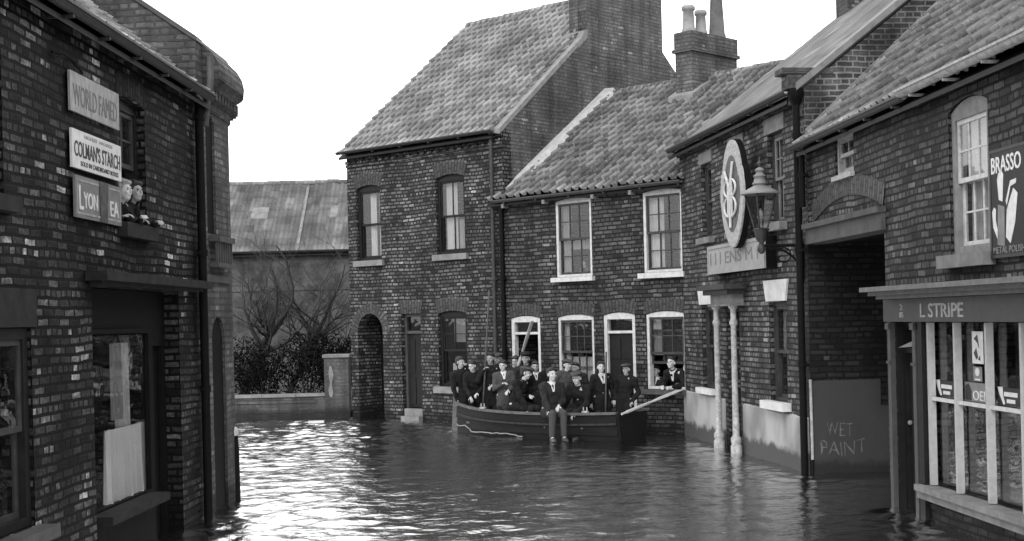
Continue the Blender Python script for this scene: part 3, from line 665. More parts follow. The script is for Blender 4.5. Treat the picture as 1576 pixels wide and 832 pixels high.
    # scrawled writing, on the gable side (local frame turned so that letters run along +y)
    for s_, y0, y1, z0, z1 in (('WET', .2, .56, .5, .68), ('PAINT', .12, .74, .24, .43)):
        o = text_mesh(s_, 0, y1-y0, z0, z1, 0, 'chalk', T, 'chalk_writing', .001, bold=-.02, tilt=.03)
        for v in o.data.vertices: v.co = (X1+.0235-v.co.y, y0+v.co.x+.012*math.sin(v.co.z*41+v.co.x*17), v.co.z+.02*math.sin(v.co.x*11+1)+.006*math.sin(v.co.x*60))
    return T
M['chalk'] = plain('chalk', .12, .6, 30); M['brick_mort'] = brick('brick patched joints', .03, .08, .13, .1, .95, wear=.7)
INN = inn()

def inn_sign():
    o = -.2; a, z0 = FP.at(1089, 423, o); b, z1 = FP.at(1175, 363, o); z1 = max(z1, z0+.46); b = min(b, a+3.2)
    T = thing('inn_sign_board', FP.w(a, o, z0), 'long pale lettered board fixed over the columned doorway of the inn', 'sign'); T.rotation_euler = (0, 0, FP.rot)
    w, h = b-a, z1-z0
    mb = MB(); mb.box(0, w, .03, .197, 0, h); mb.build('box', M['black'], T)
    mb = MB(); mb.box(.05, w-.05, .012, .029, .05, h-.05); mb.build('panel', M['stonelit'], T)
    mb = MB(); mb.box(0, w, 0, .029, h-.05, h); mb.box(0, w, 0, .029, 0, .05); mb.box(0, .05, 0, .029, .05, h-.05); mb.box(w-.05, w, 0, .029, .05, h-.05); mb.build('border', M['stonelit'], T)
    text_mesh('I I I ENS M I', .15, w-.3, .15, h-.12, .012, 'faint', T, 'lettering', .003)
M['darkpaint2'] = plain('emblem field', .09, .3, 8); M['stonelit'] = plain('sign board', .28, .15, 8); M['faint'] = plain('faded letters', .16, .3, 20)
inn_sign()
def inn_emblem():
    o = -.34; cx, zt = FP.at(1123, 214, o); _, zb = FP.at(1128, 382, o); xl, _ = FP.at(1109, 300, o); xr, _ = FP.at(1145, 330, o)
    T = thing('inn_emblem', FP.w((xl+xr)/2, o, zb), 'tall pale oval emblem with raised monogram standing above the inn sign board', 'sign'); T.rotation_euler = (0, 0, FP.rot)
    W_, H = (xr-xl)/2, zt-zb
    def outline(k, q=0):
        P = []
        for i in range(64):
            t = 2*math.pi*i/64; x = math.cos(t); z = math.sin(t)
            s = 1-.1*(1 if z > .45 else 0)+(.04 if abs(z) < .12 else 0)
            P.append((x*W_*k*s*(1-.18*max(0, -z)**2), H/2+z*H/2*k))
        return P
    mb = MB(); mb.prism(outline(1), 'y', .03, .12); mb.build('backing', M['black'], T)
    mb = MB(); mb.prism(outline(.985), 'y', 0, .029); mb.build('rim', M['cream'], T)
    mb = MB(); mb.prism(outline(.7), 'y', -.006, -.001); mb.build('field', M['darkpaint2'], T)
    def letter(paths, r=.028):
        mb = MB()
        for p in paths: mb.tube([(x*W_, -.03, H/2+z*H/2) for x, z in p], r, 8)
        return mb.build('monogram', M['white'], T)
    letter([[(0, -.62), (0, .08), (.28, .56)], [(0, .08), (-.42, .42)]], .022)
    for s in (1, -1):
        def bow(z0, z1): return [(s*(.16+.34*math.sin(math.pi*k/10)**.6), z0+(z1-z0)*k/10) for k in range(11)]
        letter([[(s*.16, -.42), (s*.16, .26)], bow(-.42, -.06), bow(-.06, .26)], .018)
    mb = MB()
    for x in (-.5, .5): mb.tube([(x*W_, .12, H*.5), (x*W_, .335, H*.55)], .02); mb.tube([(x*W_*.6, .12, .25), (x*W_*.9, .335, .05)], .025)
    mb.build('bracket', M['iron'], T)
inn_emblem()

def street_lamp():
    X = 6.28; y, zr_ = FP.atx(1170, 300, X); _, zt = FP.atx(1166, 256, X); _, zb = FP.atx(1170, 352, X); _, zk = FP.atx(1172, 378, X)
    T = thing('street_lamp', FP.w(X, y, 0), 'four sided glass gas lantern on an iron wall bracket in front of the inn', 'street lamp'); T.rotation_euler = (0, 0, FP.rot+.25)
    wr = .21; z0, z1 = zb, zr_+.02
    mb = MB(); c, s = math.cos, math.sin
    top = [(wr*c(math.pi/4+k*math.pi/2), wr*s(math.pi/4+k*math.pi/2), z1) for k in range(4)]; bot = [(wr*.42*c(math.pi/4+k*math.pi/2), wr*.42*s(math.pi/4+k*math.pi/2), z0) for k in range(4)]
    for k in range(4):
        mb.tube([bot[k], top[k]], .013, 6); mb.tube([bot[k], bot[(k+1) % 4]], .014, 6); mb.tube([top[k], top[(k+1) % 4]], .014, 6)
    mb.build('lantern_frame', M['iron'], T)
    mb = MB()
    for k in range(4):
        k2 = (k+1) % 4; mb.face([Vector(bot[k])*.99+Vector((0, 0, z0*.01)), Vector(bot[k2])*.99+Vector((0, 0, z0*.01)), Vector(top[k2])*.99+Vector((0, 0, z1*.01)), Vector(top[k])*.99+Vector((0, 0, z1*.01))])
    mb.build('glass', M['lampglass'], T)
    mb = MB(); mb.lathe((0, 0, z1), [(.265, -.01), (.265, .008), (.22, .035), (.16, .07), (.1, .1), (.085, .12), (.105, .125), (.105, .145), (.085, .155), (.075, .22), (.09, .23), (.09, .245), (.055, .265), (.05, .3), (.07, .31), (.05, .34), (.015, .36)], 20)
    rf = mb.build('lantern_roof', M['lead'], T)
    mb = MB(); mb.lathe((0, 0, z1+.35), [(.02, 0), (.015, .03), (.035, .05), (.035, .07), (.012, .1), (.004, .16)], 10); mb.build('finial', M['iron'], rf)
    mb = MB(); mb.lathe((0, 0, z0-.02), [(.03, 0), (.04, .02), (.02, .06), (.02, .14), (.05, .17), (.03, .24), (.005, .3)], 10); mb.build('burner', M['cream'], T)
    mb = MB(); mb.lathe((0, 0, zk-.05), [(.02, -.06), (.05, -.03), (.06, 0), (.045, .05), (.03, .09), (.07, .13), (.1, z0-zk+.02), (.13, z0-zk+.045)], 12); mb.build('lantern_base', M['iron'], T)
    B = MB(); d = -y-.02
    ca, sa = math.cos(-.25), math.sin(-.25)
    def q(yy, z, x=0): return (x*ca-yy*sa, x*sa+yy*ca, z)
    B.tube([q(0, zk), q(d, zk)], .02, 8); B.tube([q(d, zk+.05), q(d, zk-.5)], .025, 8)
    P = [q(.12+(d-.12)*math.sin(t*math.pi/2), zk-.03-.42*(1-math.cos(t*math.pi/2))) for t in [k/10 for k in range(11)]]; B.tube(P, .016, 8)
    P = [q(d*.55+.1*math.cos(t), zk-.13+.1*math.sin(t)) for t in [2*math.pi*k/16 for k in range(17)]]; B.tube(P, .01, 6)
    B.build('bracket', M['black'], T)
street_lamp()

# ------------------------------------------------------------------ the shop with the archway
def shop():
    T = thing('corner_shop', FS, 'brick shop with wide glazed front, long fascia and a dark archway beside the inn', 'shop')
    D, ze, zr, X0, X1 = 8.0, 4.46, 8.15, .0, 9.5
    holes = [(.03, 3.0, -.7, 3.1, 0), (1.26, 1.98, 3.88, 4.38, 0), (4.92, 5.85, 2.72, 4.12, .1), (3.28, 3.94, -.7, 2.06, 0), (4.2, 8.6, .36, 2.06, 0)]
    mb = MB(); wall(mb, 0, 3.0, 3.1, ze, holes[1:2]); wall(mb, 3.0, X1, -.7, ze, holes[2:])
    mb.box(X1-.25, X1, .25, D, -.7, ze); mb.box(X0+.02, X1-.25, D-.25, D, -.7, ze); gable(mb, D, ze, zr, X1-.25, X1)
    mb.box(3.02, 3.24, .25, 5, -.7, 3.1)
    mb.build('wall', M['brick_shop'], T)
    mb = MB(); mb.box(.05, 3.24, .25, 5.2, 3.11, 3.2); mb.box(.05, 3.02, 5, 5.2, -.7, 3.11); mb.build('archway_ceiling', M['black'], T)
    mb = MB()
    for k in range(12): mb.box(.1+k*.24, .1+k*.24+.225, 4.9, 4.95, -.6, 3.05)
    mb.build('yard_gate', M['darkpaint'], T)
    arch_band(T, .3, 3.0, 3.375, .23, .24, y=-.012)
    mb = MB(); mb.box(.04, 3.05, -.05, .24, 3.102, 3.3); mb.box(.03, 3.07, -.1, .1, 3.3, 3.37); mb.build('arch_beam', M['stone_dark'], T, .01)
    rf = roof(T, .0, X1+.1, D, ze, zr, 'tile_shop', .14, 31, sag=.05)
    a = math.atan2(zr-ze, D/2); mb = MB(); rs = []; rnd = random.Random(9)
    for k in range(21):
        y = -.0+(D/2)*k/20; z = ze+y*math.tan(a); w = .14+rnd.uniform(-.03, .03); rs.append([(-.04, y, z+.2), (w*.5, y, z+.17), (w, y, z+.1), (-.04, y, z)])
    mb.rings(rs, True, False); mb.build('mortar_fillet', M['stone'], rf)
    window(T, 1.26, 1.98, 3.88, 4.38, cols=2, rows=(1, 1), frame='cream', fw=.05, rec=.03, sill=(.06, .05, .03), sillm='cream', curtains=[(0, 1, 0, 1, 'curtain_dim')])
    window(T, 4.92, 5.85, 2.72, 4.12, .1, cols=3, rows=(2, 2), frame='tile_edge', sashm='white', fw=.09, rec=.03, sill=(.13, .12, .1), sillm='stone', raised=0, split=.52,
           curtains=[(0, 1, .5, 1, 'sky_glare'), (.05, .42, 0, .5, 'curtain'), (.5, .85, 0, .5, 'curtain')])  # upper pale panel is added, standing for sky reflected in the panes
    gutter(T, .0, 4.2, 4.42, -.19, .055, 'midpaint'); g2 = gutter(T, 4.2, X1, 4.46, -.22, .065, 'cream'); pipe(T, .09, 3.6, 4.3, -.09, .04, 'black')
    # shopfront
    sf = MB(); sf.box(3.18, X1, -.34, -.004, 2.40, 2.45); sf.box(3.22, X1, -.26, -.004, 2.355, 2.398); sf.box(3.24, X1, -.2, -.004, 2.315, 2.353)
    xc = FS.at(1339, 446, -.34)[0]; sf.box(min(xc, 3.1), 3.18, -.34, -.004, 2.40, 2.45); sf.box(min(xc+.08, 3.15), 3.22, -.26, -.004, 2.355, 2.398)
    c = sf.build('cornice', M['cornice'], T, .006)
    mb = MB(); mb.box(3.1, X1, -.07, -.004, 2.065, 2.31); f = mb.build('fascia', M['midpaint'], T, .004)
    text_mesh('L STRIPE', 4.24, 5.36, 2.11, 2.255, -.07, 'lettergrey', f, 'lettering', .004, bold=.012)
    text_mesh('2', 3.64, 3.72, 2.19, 2.255, -.07, 'lettergrey', f, 'lettering', .003, bold=.0); text_mesh('8', 3.62, 3.675, 2.11, 2.17, -.07, 'lettergrey', f, 'lettering', .003); text_mesh('5', 3.685, 3.74, 2.11, 2.17, -.07, 'lettergrey', f, 'lettering', .003)
    mb = MB()
    for a_, b_ in ((3.19, 3.275), (3.945, 4.03), (8.62, 8.75)):
        mb = MB(); mb.box(a_, b_, -.06, -.004, -.6, 2.062); mb.box(a_-.012, b_+.012, -.085, -.062, 1.98, 2.05); mb.box(a_-.005, b_+.005, -.08, -.062, 1.6, 1.63); mb.build('pilaster', M['midpaint'], T, .004)
    mb = MB(); mb.box(4.035, 4.19, -.05, -.004, -.6, 2.062); mb.build('front_panel', M['darkpaint'], T)
    # door
    mb = MB(); mb.box(3.284, 3.34, .08, .2, -.6, 2.055); mb.box(3.284, 3.3, .004, .079, -.6, 2.055); mb.box(3.92, 3.936, .004, .079, -.6, 2.055); mb.box(3.88, 3.933, .08, .2, -.6, 2.055); mb.box(3.34, 3.88, .08, .2, 2.0, 2.055); mb.box(3.34, 3.88, .08, .2, 1.72, 1.77)
    fr = mb.build('door_frame', M['darkpaint'], T)
    mb = MB(); mb.prism([(3.44, 1.78), (3.89, 1.80), (3.89, 1.86)], 'y', -.03, .05); mb.build('shelf', M['stone'], fr)
    mb = MB(); mb.box(3.345, 3.875, .13, .17, -.55, 1.715)
    for a_, b_ in ((-.3, .5), (.6, 1.6)):
        for q in (3.4, 3.64): mb.box(q, q+.18, .118, .129, a_, b_)
    d = mb.build('door', M['darkpaint'], T, .004)
    mb = MB(); mb.sphere((3.4, .1, .95), .028); mb.box(3.55, 3.7, .105, .117, .9, .94); mb.build('handle', M['lead'], d)
    # display window
    mb = MB()
    X = [4.25, 4.95, 5.70, 6.44, 7.2, 7.95, 8.55]
    for x in X: mb.box(x-.023, x+.023, -.01, .06, .37, 2.055)
    w = mb.build('display_window', M['wcream'], T, .006)
    mb = MB()
    for a_, b_ in zip(X, X[1:]): mb.box(a_+.023, b_-.023, .01, .055, 1.25, 1.285)
    mb.build('transom', M['white'], w, .004)
    mb = MB(); mb.box(4.215, 8.58, .085, .09, .4, 2.05); mb.build('glass', M['shopglass'], w)
    mb = MB(); mb.box(4.06, 8.7, -.12, .06, .3, .362); mb.box(4.06, 8.7, -.09, -.005, .22, .298); mb.build('sill', M['stone'], w, .008)
    mb = MB(); mb.box(4.2, 8.6, .26, .9, .3, .36); mb.build('display_shelf', M['stone'], T)
    mb = MB(); mb.box(4.2, 8.6, .95, 1.0, .36, 2.06); mb.build('display_back', M['stone_dark'], T)
    return T
M['lettergrey'] = plain('painted letters', .36, .3, 20); M['sky_glare'] = plain('sky glare panel', .8, .05, 20); M['wcream'] = plain('cream mullions', .38, .15, 14, .5, .1)
SHOP = shop()
def panel_sign(name, frame, x0, x1, z0, z1, off, mat, label, cat, group=None, th=.02, border=None):
    T = thing(name, frame.w(x0, off, z0), label, cat, group); T.rotation_euler = (0, 0, frame.rot)
    w, h = x1-x0, z1-z0; mb = MB(); mb.box(0, w, 0, th, 0, h); mb.build('panel', M[mat], T, .003)
    if border:
        bm, bw, ins = border; mb = MB()
        for q in ((ins, w-ins, h-ins-bw, h-ins), (ins, w-ins, ins, ins+bw), (ins, ins+bw, ins+bw, h-ins-bw), (w-ins-bw, w-ins, ins+bw, h-ins-bw)): mb.box(q[0], q[1], -.004, -.001, q[2], q[3])
        mb.build('border', M[bm], T)
    return T, w, h
def poly(T, pts, y, mat, name='picture', th=.003):
    mb = MB(); mb.prism(pts, 'y', y-th, y); return mb.build(name, M[mat], T)
M['enamel_dark'] = plain('dark enamel', .018, .4, 8, .5, .05, .2); M['enamel_mid'] = plain('mid enamel', .16, .3, 8, .35, .05, .5); M['enamel_white'] = plain('white enamel', .62, .2, 10, .3, .05, .5)
M['enamel_grey'] = plain('weathered enamel', .28, .45, 5, .4, .1, .4, stretch=(4, 1, 1)); M['print'] = plain('print', .05, .2, 20)
def shop_adverts():
    T, w, h = panel_sign('poster', FS, 5.96, 6.74, 2.64, 3.62, -.045, 'enamel_dark', 'tall dark framed poster with a pale bottle and hand, on the brick above the shopfront', 'poster', border=('iron', .03, 0))
    text_mesh('BRASSO', .05, .66, h-.22, h-.07, 0, 'enamel_white', T, 'lettering', .002, bold=.01, tilt=0)
    poly(T, [(.2, .52), (.27, .5), (.3, .74), (.27, .77), (.2, .76), (.17, .7)], -.001, 'enamel_white')
    poly(T, [(.05, .42), (.09, .46), (.13, .44), (.12, .34), (.2, .16), (.17, .15), (.07, .28)], -.001, 'enamel_white')
    poly(T, [(.15, .12), (.3, .1), (.31, .45), (.18, .48)], -.001, 'enamel_mid')
    poly(T, [(.33, .18), (.42, .12), (.52, .3), (.58, .55), (.5, .6), (.42, .5), (.36, .42)], -.001, 'enamel_white')
    poly(T, [(.36, .46), (.44, .62), (.55, .64), (.56, .68), (.44, .67), (.34, .5)], -.001, 'enamel_white')
    text_mesh('METAL POLISH', .06, .7, .04, .1, 0, 'enamel_mid', T, 'lettering', .002)
    def on_glass(xa, xb, py): return FS.at(xa, py, .07)[0], FS.at(xb, py, .07)[0]
    for k, (xa, xb, py) in enumerate(((1440, 1469, 600), (1535, 1571, 612))):
        a, b = on_glass(xa, xb, py)
        T, w, h = panel_sign('window_strip', FS, a, b, 1.30, 1.46, .078, 'enamel_dark', ('narrow advert strip with pale hand and bars, in the shop window pane next to the door', 'narrow advert strip with pale hand and bars, in the shop window pane farthest from the door')[k], 'advert', 'advert strips in the shop window', th=.004)
        q = w/.62; P_ = lambda pts: [(x*q, z) for x, z in pts]
        poly(T, P_([(0, .16), (.13, .165), (.14, .09), (.19, .01), (.15, -.0), (.05, .09)]), -.001, 'enamel_white'); poly(T, P_([(.17, .08), (.52, .08), (.52, .12), (.17, .12)]), -.001, 'enamel_white'); poly(T, P_([(.24, .02), (.46, .02), (.46, .055), (.24, .055)]), -.001, 'enamel_white')
    a, b = on_glass(1496, 1513, 530)
    T, w, h = panel_sign('window_card', FS, a, b, 1.66, 1.97, .07, 'enamel_white', 'upright white card with dark marks hanging high in the shop window', 'advert', th=.004)
    poly(T, [(.05, .24), (.13, .2), (.17, .15), (.13, .28)], -.001, 'print'); poly(T, [(.04, .1), (.1, .15), (.14, .06), (.1, .04)], -.001, 'print'); poly(T, [(.14, .04), (.19, .03), (.19, .08)], -.001, 'print')
    a, b = on_glass(1498, 1511, 570)
    T, w, h = panel_sign('small_card', FS, a, b, 1.49, 1.63, .07, 'enamel_mid', 'small grey card with a bulb shape, under the white card in the shop window', 'advert', th=.004)
    poly(T, [(w/2+.05*math.cos(t), .09+.04*math.sin(t)) for t in [2*math.pi*k/12 for k in range(12)]], -.001, 'enamel_white'); poly(T, [(.04, .01), (w-.04, .01), (w-.04, .025), (.04, .025)], -.001, 'enamel_white')
    a, b = on_glass(1485, 1520, 600)
    T, w, h = panel_sign('lettered_card', FS, a, b, 1.29, 1.475, .07, 'enamel_mid', 'grey card with large pale letters, middle pane of the shop window above the bar', 'advert', th=.004)
    poly(T, [(.02, .01), (.02, .15), (.1, .17), (.16, .1), (.16, .01)], -.001, 'enamel_dark')
    text_mesh('OEI', .2, w-.06, .015, .11, 0, 'enamel_white', T, 'lettering', .002)
shop_adverts()
# ------------------------------------------------------------------ left row
M['sooty_stone'] = plain('sooty stone', .018, .5, 6, .8, .3, .15)
def left_shop():
    T = thing('brick_shop', FL, 'dark brick shop with three enamel signs and open upper window, nearest on the left', 'shop')
    D, ze, zr, X0, X1 = 8.0, 4.86, 8.0, -2.5, 8.75
    holes = [(2.2, 3.16, 3.2, 4.36, 0), (5.84, 6.72, 3.2, 4.38, .05), (5.02, 7.8, -.7, 2.58, 0), (2.5, 3.62, .68, 2.22, 0)]
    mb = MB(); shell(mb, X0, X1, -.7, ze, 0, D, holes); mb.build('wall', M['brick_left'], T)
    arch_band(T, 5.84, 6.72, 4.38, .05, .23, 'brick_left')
    mb = MB(); mb.box(2.4, 3.72, -.012, .02, 2.225, 2.52); mb.build('lintel', M['sooty_stone'], T, .01)
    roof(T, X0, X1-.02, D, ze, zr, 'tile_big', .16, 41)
    gutter(T, X0, X1-.15, 4.82, -.21, .06, 'iron'); pipe(T, 8.58, -.5, 4.75, -.07, .05, 'black'); pipe(T, 1.5, -.5, 4.75, -.07, .05, 'black')
    window(T, 2.2, 3.16, 3.2, 4.36, cols=1, rows=(1, 1), sill=(.12, .1, .1), sillm='sooty_stone')
    window(T, 5.84, 6.72, 3.2, 4.38, .05, cols=2, rows=(2, 1), rec=.08, raised=.5, sashm='iron', sill=(.14, .1, .06), sillm='sooty_stone', curtains=[(.05, .2, .5, .95), (.4, .5, .3, .6)])
    window(T, 2.5, 3.62, .68, 2.22, cols=1, rows=(1, 1), fw=.09, rec=.03, frame='darkpaint', sashm='iron', sill=(.1, .16, .1), sillm='stone_dark', curtains=[(.15, .72, 0, .48, 'curtain_dim')])
    mb = MB(); mb.box(4.86, 8.5, -.2, -.004, 2.62, 2.7); mb.box(4.95, 8.4, -.12, -.004, 2.585, 2.618); mb.build('shop_hood', M['sooty_stone'], T, .006)
    # dark boarded front below the hood
    mb = MB(); wall(mb, 5.03, 7.79, -.65, 2.57, [(5.36, 7.2, .52, 2.14, 0), (7.34, 7.7, -.65, 2.0, 0)], .16, .22); mb.box(5.3, 6.92, .13, .158, 2.15, 2.19); f = mb.build('shopfront', M['black'], T)
    mb = MB(); mb.box(5.28, 7.1, -.06, .158, .42, .5); mb.build('sill', M['sooty_stone'], f, .006)
    mb = MB(); mb.box(5.37, 7.19, .19, .195, .53, 2.13); mb.build('glass', M['glass'], f)
    cx0, cz1 = FL.at(163, 664, .24); cx1, _ = FL.at(233, 700, .24); curtain_panel(f, cx0, cx1, .5, cz1, .26, 'curtain_bright', .12, .045); curtain_panel(f, FL.at(180, 600, .3)[0], FL.at(197, 600, .3)[0], cz1, 2.05, .3, 'curtain', .1, .02); curtain_panel(f, 6.25, 6.6, 1.3, 2.05, .26, 'curtain_dim')
    mb = MB(); mb.box(7.3, 7.74, .225, .28, -.6, 1.99); mb.build('door', M['black'], T)
M['curtain_bright'] = plain('white cotton', .85, .1, 20, .9, .1, .1, stretch=(3, 3, .15))
left_shop()
def corner_house():
    T = thing('corner_building', FL, 'brick building with rounded corner and heavy curved cornice, behind the dark shop on the left', 'building')
    X0, XS, Rr, top = 8.77, 10.1, 1.5, 4.75
    def path(off, n=24):
        P = [(X0, -off), (XS, -off)]
        for k in range(1, n+1):
            t = -math.pi/2+math.pi/2*k/n; P.append((XS+(Rr+off)*math.cos(t), Rr+(Rr+off)*math.sin(t)))
        P.append((XS+Rr+off, 7)); return P
    mb = MB(); holes = [(9.12, 9.54, 3.3, 4.6, .13), (9.2, 9.82, -.7, 2.05, .26)]
    wall(mb, X0, XS, -.7, top, holes, 0, .3)
    P = path(0)[1:]; Q = [(XS, .3)]+[(XS+(Rr-.3)*math.cos(-math.pi/2+math.pi/2*k/24), Rr+(Rr-.3)*math.sin(-math.pi/2+math.pi/2*k/24)) for k in range(1, 25)]+[(XS+Rr-.3, 7)]
    s = 10.1
    for a, b, c, d in zip(P, P[1:], Q, Q[1:]):
        l = math.hypot(b[0]-a[0], b[1]-a[1]); mb.face([(*a, -.7), (*b, -.7), (*b, top), (*a, top)], uv=[(s, -.7), (s+l, -.7), (s+l, top), (s, top)]); s += l
        mb.face([(*d, -.7), (*c, -.7), (*c, top), (*d, top)])
    mb.prism([(.0, 4.75), (7, 4.75), (7, 7.8), (3.5, 7.95), (0, 5.5)], 'x', X0-.0, X0+.25)
    mb.box(X0, X0+.25, .3, 7, -.7, 4.75)
    mb.build('wall', M['brick_corner'], T)
    mb = MB(); off0 = 0
    rs = []
    prof = [(0, 4.76), (.03, 4.78), (.03, 4.86), (.06, 4.88), (.06, 4.98), (.1, 5.0), (.14, 5.08), (.2, 5.1), (.21, 5.2), (.19, 5.3), (.14, 5.39), (.07, 5.46), (0.0, 5.5)]
    for off, z in prof: rs.append([(x+(.26 if i == 0 else 0), y, z) for i, (x, y) in enumerate(path(off))])
    for r0, r1 in zip(rs, rs[1:]):
        s = 0
        for a, b, c, d in zip(r0, r0[1:], r1[1:], r1):
            l = math.dist(a, b); mb.face([a, b, c, d], uv=[(s, a[2]), (s+l, a[2]), (s+l, c[2]+.001), (s, c[2]+.001)]); s += l
    # dentils
    for k in range(9):
        x = X0+.3+k*.15; mb.box(x, x+.07, -.115, -.06, 4.88, 4.98)
    for k in range(14):
        t = -math.pi/2+math.pi/2*(k+.5)/14; rr = Rr+.085; x, y = XS+rr*math.cos(t), Rr+rr*math.sin(t); mb.box(x-.035, x+.035, y-.035, y+.035, 4.88, 4.98)
    mb.face([rs[0][0], *[r[0] for r in rs[1:]], (X0+.26, .05, 5.54), (X0+.26, .05, 4.76)][::-1])
    mb.build('cornice', M['brick_corner'], T)
    mb = MB(); pp = [(x, y) for x, y in path(.02)]; mb.prism([*pp, (X0+.25, 7)][::1], 'z', 5.5, 5.53); mb.build('roof', M['lead'], T)
    mb = MB(); n = 12
    rs = [[(X0-.03, y, 5.5+.7*y-.0), (X0-.03, y, 5.56+.7*y), (X0+.3, y, 5.56+.7*y), (X0+.3, y, 5.5+.7*y)] for y in [3.5*k/n for k in range(n+1)]]
    mb.rings(rs, True, False); mb.build('coping', M['stone_dark'], T)
    mb = MB(); mb.box(9.13, 9.9, -.14, -.004, 3.2, 3.27); mb.box(9.13, 9.9, -.12, -.004, 2.9, 2.95)
    for k in range(7): mb.box(9.15+k*.115, 9.18+k*.115, -.11, -.08, 2.95, 3.2)
    mb.build('window_guard', M['stone_dark'], T)
    mb = MB(); mb.box(X0, XS, -.04, -.004, 2.72, 2.8); mb.build('string_course', M['stone_dark'], T)
    mb = MB(); hd = arc_pts(9.124, 9.536, 4.595, .125, 10); mb.prism([(9.124, 3.305), (9.536, 3.305)]+hd[::-1], 'y', .03, .1); mb.build('slot_shade', M['black'], T)  # black panel set nearly flush, painting in the slot's dark depth
    mb = MB(); hd = arc_pts(9.21, 9.81, 2.04, .25, 10); mb.prism([(9.21, -.65), (9.81, -.65)]+hd[::-1], 'y', .03, .1); mb.build('door', M['black'], T)
    mb = MB(); mb.tube([(X0-.02, -.17, 5.3), (X0-.03, -.17, 5.0), (X0-.03, -.13, 4.8), (X0-.05, -.1, 4.5)], .04, 10); mb.build('downpipe', M['stone_dark'], T)
corner_house()
def kerb_stone():
    T = thing('guard_stone', (-3.62, 17.3, 0), 'small pale topped guard stone at the foot of the rounded corner', 'stone')
    mb = MB(); mb.lathe((0, 0, -.6), [(.13, 0), (.12, 1.2), (.11, 1.4)], 12); mb.build('post', M['black'], T)
    mb = MB(); mb.lathe((0, 0, .802), [(.11, 0), (.12, .04), (.1, .1), (.05, .13)], 12); mb.build('cap', M['white'], T)
def left_signs():
    rnd = random.Random(2)
    T, w, h = panel_sign('enamel_sign', FL, 4.5, 5.79, 4.05, 4.39, -.04, 'enamel_grey', 'topmost of three enamel signs, weathered grey with faded letters', 'sign', 'enamel signs beside the open upper window')
    text_mesh('WORLD FAMED', .07, w-.07, .06, .24, 0, 'faint', T, 'lettering', .002)
    T, w, h = panel_sign('enamel_sign', FL, 4.5, 5.80, 3.57, 3.90, -.045, 'enamel_white', 'white enamel starch sign with dark letters, middle of the three signs', 'sign', 'enamel signs beside the open upper window')
    text_mesh("COLMAN'S STARCH", .05, w-.04, .1, .24, 0, 'print', T, 'lettering', .002, bold=.01); text_mesh('SOLD IN CARDBOARD BOXES', .2, w-.1, .03, .07, 0, 'print', T, 'lettering', .002); text_mesh('HIGHEST AWARDS', .3, w-.25, .275, .305, 0, 'enamel_grey', T, 'lettering', .002)
    T, w, h = panel_sign('enamel_sign', FL, 4.54, 5.76, 3.15, 3.51, -.05, 'enamel_mid', 'grey enamel tea sign with large white letters, lowest of the three signs', 'sign', 'enamel signs beside the open upper window', border=('enamel_grey', .018, .03))
    text_mesh('L', .09, .19, .07, .28, 0, 'enamel_white', T, 'lettering', .002, bold=.01); text_mesh('YON', .2, .56, .09, .23, 0, 'enamel_white', T, 'lettering', .002, bold=.01); text_mesh('EA', .9, 1.14, .07, .21, 0, 'enamel_white', T, 'lettering', .002, bold=.01)
    poly(T, [(.62, .0), (.8, .0), (.84, h), (.6, h)], -.006, 'enamel_rust', 'rust_patch')
    # broken iron bracket and wire above the signs
    T = thing('iron_bracket', FL.w(4.35, -.01, 4.46), 'thin twisted iron bracket sticking from the bricks above the enamel signs', 'bracket'); T.rotation_euler = (0, 0, FL.rot)
    mb = MB(); mb.tube([(-.2, -.01, .01), (-.05, -.05, .02), (.15, -.07, .0), (.25, -.04, .02), (.4, -.05, -.06)], .012, 6); mb.tube([(.2, .0, .05), (.28, -.06, -.04)], .01, 6); mb.build('rod', M['black'], T)
M['enamel_rust'] = plain('rusted enamel', .06, .6, 10, .7, .2)
left_signs(); kerb_stone()

# ------------------------------------------------------------------ behind: garden wall, pier, trees, warehouse
def garden():
    T = thing('garden_wall', (-9, 31.7, 0), 'low brick garden wall with pale coping across the end of the flooded street', 'wall')
    mb = MB(); mb.box(0, 4.62, 0, .22, -.7, .5); mb.box(0, 4.4, -.03, -.003, .36, .42); mb.build('brickwork', M['brick_dark'], T)
    mb = MB(); x = 0
    while x < 4.6: mb.box(x, min(4.62, x+.78), -.05, .27, .5+random.uniform(0, .012), .57); x += .79
    mb.build('coping', M['stone'], T, .01)
    T = thing('gate_pier', (-4.36, 31.45, 0), 'square brick gate pier with flat stone cap beside the tall brick house', 'gate pier')
    mb = MB(); mb.box(0, .56, 0, .5, -.7, 1.4); mb.build('shaft', M['brick_dark'], T); mb = MB(); mb.box(-.03, .59, -.04, .54, 1.402, 1.47); mb.build('cap', M['stone'], T, .015)
    mb = MB(); rnd = random.Random(3)
    P = [(.12, .5), (.17, .48), (.2, .6), (.17, .8), (.22, 1.0), (.17, 1.2), (.13, 1.22), (.1, 1.05), (.13, .8), (.09, .65)]
    mb.prism(P, 'y', -.008, -.002); mb.build('limewash', M['stone'], T)
garden()
